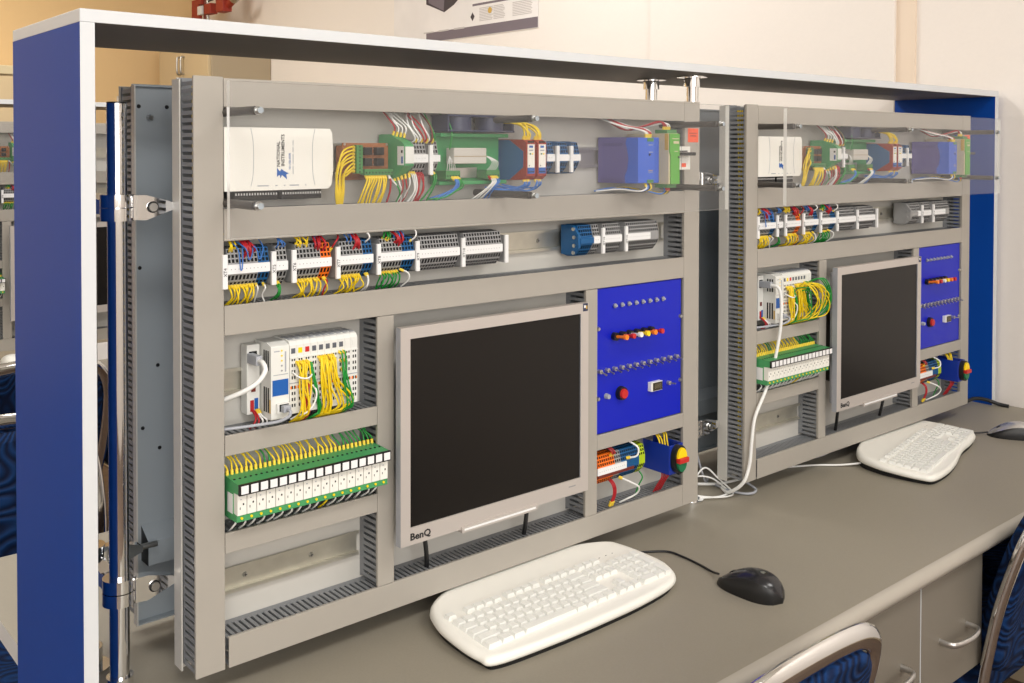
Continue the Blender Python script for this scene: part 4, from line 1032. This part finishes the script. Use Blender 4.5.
# loose cables on the desk
cord('loose_cable', 'thin white cable coiled on the desk below the gap between panels', [(1.075, .085, .03), (1.10, .075, .055), (1.13, .065, .03), (1.150, .045, .004), (1.125, .030, .004), (1.085, .045, .006), (1.06, .075, .012), (1.085, .09, .034), (1.12, .075, .03), (1.150, .060, .006), (1.142, .040, .007), (1.10, .038, .006), (1.065, .06, .005)], .0017, ww)
cord('loose_cable', 'white cable running under the left edge of the right wiring panel', [(1.05, .12, .01), (1.10, .11, .012), (1.16, .09, .005), (1.22, .08, .004), (1.30, .075, .004)], .003, ww)
cord('loose_cable', 'grey cable sagging below the left corner of the right wiring panel', [(1.155, .10, .004), (1.150, .04, .004), (1.165, .012, .004), (1.19, .015, .006), (1.19, .04, .016), (1.19, .06, .028)], .0026, wgy)
cord('loose_cable', 'white keyboard cable under the right wiring panel entering the wavy keyboard', [(1.33, .09, .003), (1.385, .055, .003), (1.43, .03, .003), (1.47, -.006, .004), (1.505, -.035, .008), (1.53, -.04, .010)], .0022, ww)
cord('loose_cable', 'grey cable lying under the bottom duct of the right wiring panel', [(1.36, .10, .003), (1.43, .075, .003), (1.50, .06, .003), (1.56, .07, .003), (1.64, .10, .003)], .0026, wgy)
cord('loose_cable', 'grey cable hanging in the gap between the two wiring panels', [(1.10, .11, .14), (1.115, .11, .08), (1.125, .10, .03), (1.15, .11, .004), (1.18, .13, .004)], .0022, wgy)
cord('loose_cable', 'black cable arched on the desk by the blue end panel and wall', [(2.15, .09, .004), (2.19, .055, .012), (2.225, .04, .02), (2.252, .02, .016), (2.270, -.006, .006), (2.275, -.03, .004)], .005, wk)

# ------------------------------------------------------------------ under-desk cabinet
uc = thing('desk_cabinet', 'grey hanging cabinet with two doors and bow handles under the desk front', 'cabinet', (1.1, -.2, -.241))
MB().box(.873, 1.335, -.362, .02, -.241, -.0295, cabm).build('carcass', uc, bevel=.001)
for a, b_ in ((.873, 1.1025), (1.1055, 1.3335)):
    d = MB().box(a, b_, -.380, -.3625, -.241, -.036, cabm, {'l': edgewhite, 'r': edgewhite}).build('door', uc, bevel=.0008)
    cxh = a+.116
    pts = [(cxh-.050, -.380, -.151), (cxh-.049, -.398, -.151), (cxh-.038, -.407, -.151), (cxh, -.412, -.151), (cxh+.038, -.407, -.151), (cxh+.049, -.398, -.151), (cxh+.050, -.380, -.151)]
    MB().tube(pts, .0055, alu, 10, 5, upv=(0, 0, 1), ry=.0035).build('handle', d)

# ------------------------------------------------------------------ chairs
def build_chair(label):
    c = thing('office_chair', label, 'chair', (0, 0, 0), 'blue chairs with chrome frames')
    H = .745; top = .852; hw = .205
    def by(z): return -.215-.10*max(0, z-.40)/.46-.03*max(0, (z-.55)/.3)**2
    pts = []
    for x, z in ((-hw+.03, .40), (-hw+.012, .50), (-hw, .62), (-hw, .72), (-hw+.010, .775), (-hw+.034, .817), (-hw+.075, .842), (-hw+.13, top), (0, top+.003), (hw-.13, top), (hw-.075, .842), (hw-.034, .817), (hw-.010, .775), (hw, .72), (hw, .62), (hw-.012, .50), (hw-.03, .40)):
        pts.append((x, by(z), z))
    MB().tube(pts, .0095, chrome, 14, 6, ry=.0165, upv=(0, 1, 0)).build('back_frame', c)
    b = MB(); P = [(-.165, .50), (-.185, .60), (-.186, .71), (-.176, .768), (-.152, .803), (-.11, .824), (0, .829), (.11, .824), (.152, .803), (.176, .768), (.186, .71), (.185, .60), (.165, .50), (.10, .475), (-.10, .475)]
    P = rounded_outline(P, 4); n = len(P); rings = []
    for off, sc in ((-.016, .96), (-.012, 1.01), (.0, 1.025), (.022, 1.01), (.032, .95)):
        rings.append([(x*sc, by(.66+(z-.66)*sc)+off, .66+(z-.66)*sc) for x, z in P])
    b.faces([v for r in rings for v in r], [(i*n+q, i*n+(q+1) % n, (i+1)*n+(q+1) % n, (i+1)*n+q) for i in range(4) for q in range(n)], fabric, True)
    for r in (rings[0], rings[-1]):
        cc = (0, by(.66)+(-.018 if r is rings[0] else .036), .66)
        b.faces(r+[cc], [(q, (q+1) % n, n) for q in range(n)], fabric, True)
    b.build('backrest', c)
    S = rounded_outline([(-.20, -.19), (-.215, 0), (-.205, .18), (-.15, .225), (0, .232), (.15, .225), (.205, .18), (.215, 0), (.20, -.19), (.12, -.215), (-.12, -.215)], 4); n = len(S); b = MB(); rings = []
    for z, sc in ((.415, .93), (.42, .985), (.44, 1), (.462, .98), (.470, .92)): rings.append([(x*sc, y*sc, z) for x, y in S])
    b.faces([v for r in rings for v in r], [(i*n+q, i*n+(q+1) % n, (i+1)*n+(q+1) % n, (i+1)*n+q) for i in range(4) for q in range(n)], fabric, True)
    b.faces(rings[0], [tuple(reversed(range(n)))], black); b.faces(rings[-1]+[(0, 0, .473)], [(q, (q+1) % n, n) for q in range(n)], fabric, True)
    b.build('seat', c)
    for s in (-1, 1):
        MB().tube([(s*(hw-.03), by(.41), .41), (s*.19, -.235, .25), (s*.20, -.27, .008)], .0115, chrome, 12, 5).build('leg', c)
        MB().tube([(s*(hw-.02), -.19, .405), (s*.20, .15, .405), (s*.205, .205, .385), (s*.21, .235, .25), (s*.215, .26, .008)], .0115, chrome, 12, 5).build('leg', c)
        for y in (-.27, .26): MB().cyl((s*(.2 if y < 0 else .215), y, 0), (s*(.2 if y < 0 else .215), y, .02), .014, rubberk, 12).build('foot_cap', c)
    return c
ch = build_chair('blue chair with chrome frame in front of the desk, bottom of view beside the mouse')
index_kids()
CH = 'blue chairs with chrome frames'
def chair_at(o, x, y, rz): o.location = (x, y, FLOOR); o.rotation_euler = (0, 0, rz)
chair_at(ch, .496, -.208, 0)
def more(x, y, rz, label): o = copy_tree(ch); o['label'] = label; chair_at(o, x, y, rz)
more(1.518, -.155, 0, 'blue chair with chrome frame at right edge, pushed against the hanging cabinet')
more(2.02, -.13, 0, 'blue chair tucked fully under the desk at its right end by the wall')
more(.02, .80, PI, 'blue chair on the far side of the near desk, seen past the left pole')
more(.27, 2.06, 0, 'blue chair at the row behind, seen left of the blue end board')
more(.80, 2.02, 0, 'blue chair at the row behind, seen between end board and pole')

# ------------------------------------------------------------------ row behind
index_kids()
for r, lb in ((desk, 'grey laminate work desk of the row behind, seen at the left edge'), (shelf, 'grey overhead shelf with blue end panels standing on the desk of the row behind')):
    place(r, to_row, lb)
    # keep it clear of the wall
for o in C.objects:
    if o.parent is None and o.get('label', '').endswith(('seen at the left edge', 'desk of the row behind')): o.location.x -= .075
pp_ = MB().box(.57, .68, 2.19, 2.20, .0, .055, paper).box(.57, .68, 2.2, 2.23, .0, .004, paper); tag(pp_.build('paper_note', loc=(.62, 2.2, 0), bevel=.0006), 'folded white paper note standing on the desk of the row behind', 'paper')
mouse(.345, 2.29, 0, 'white mouse on the desk of the row behind at the left edge', kbw, kbw)
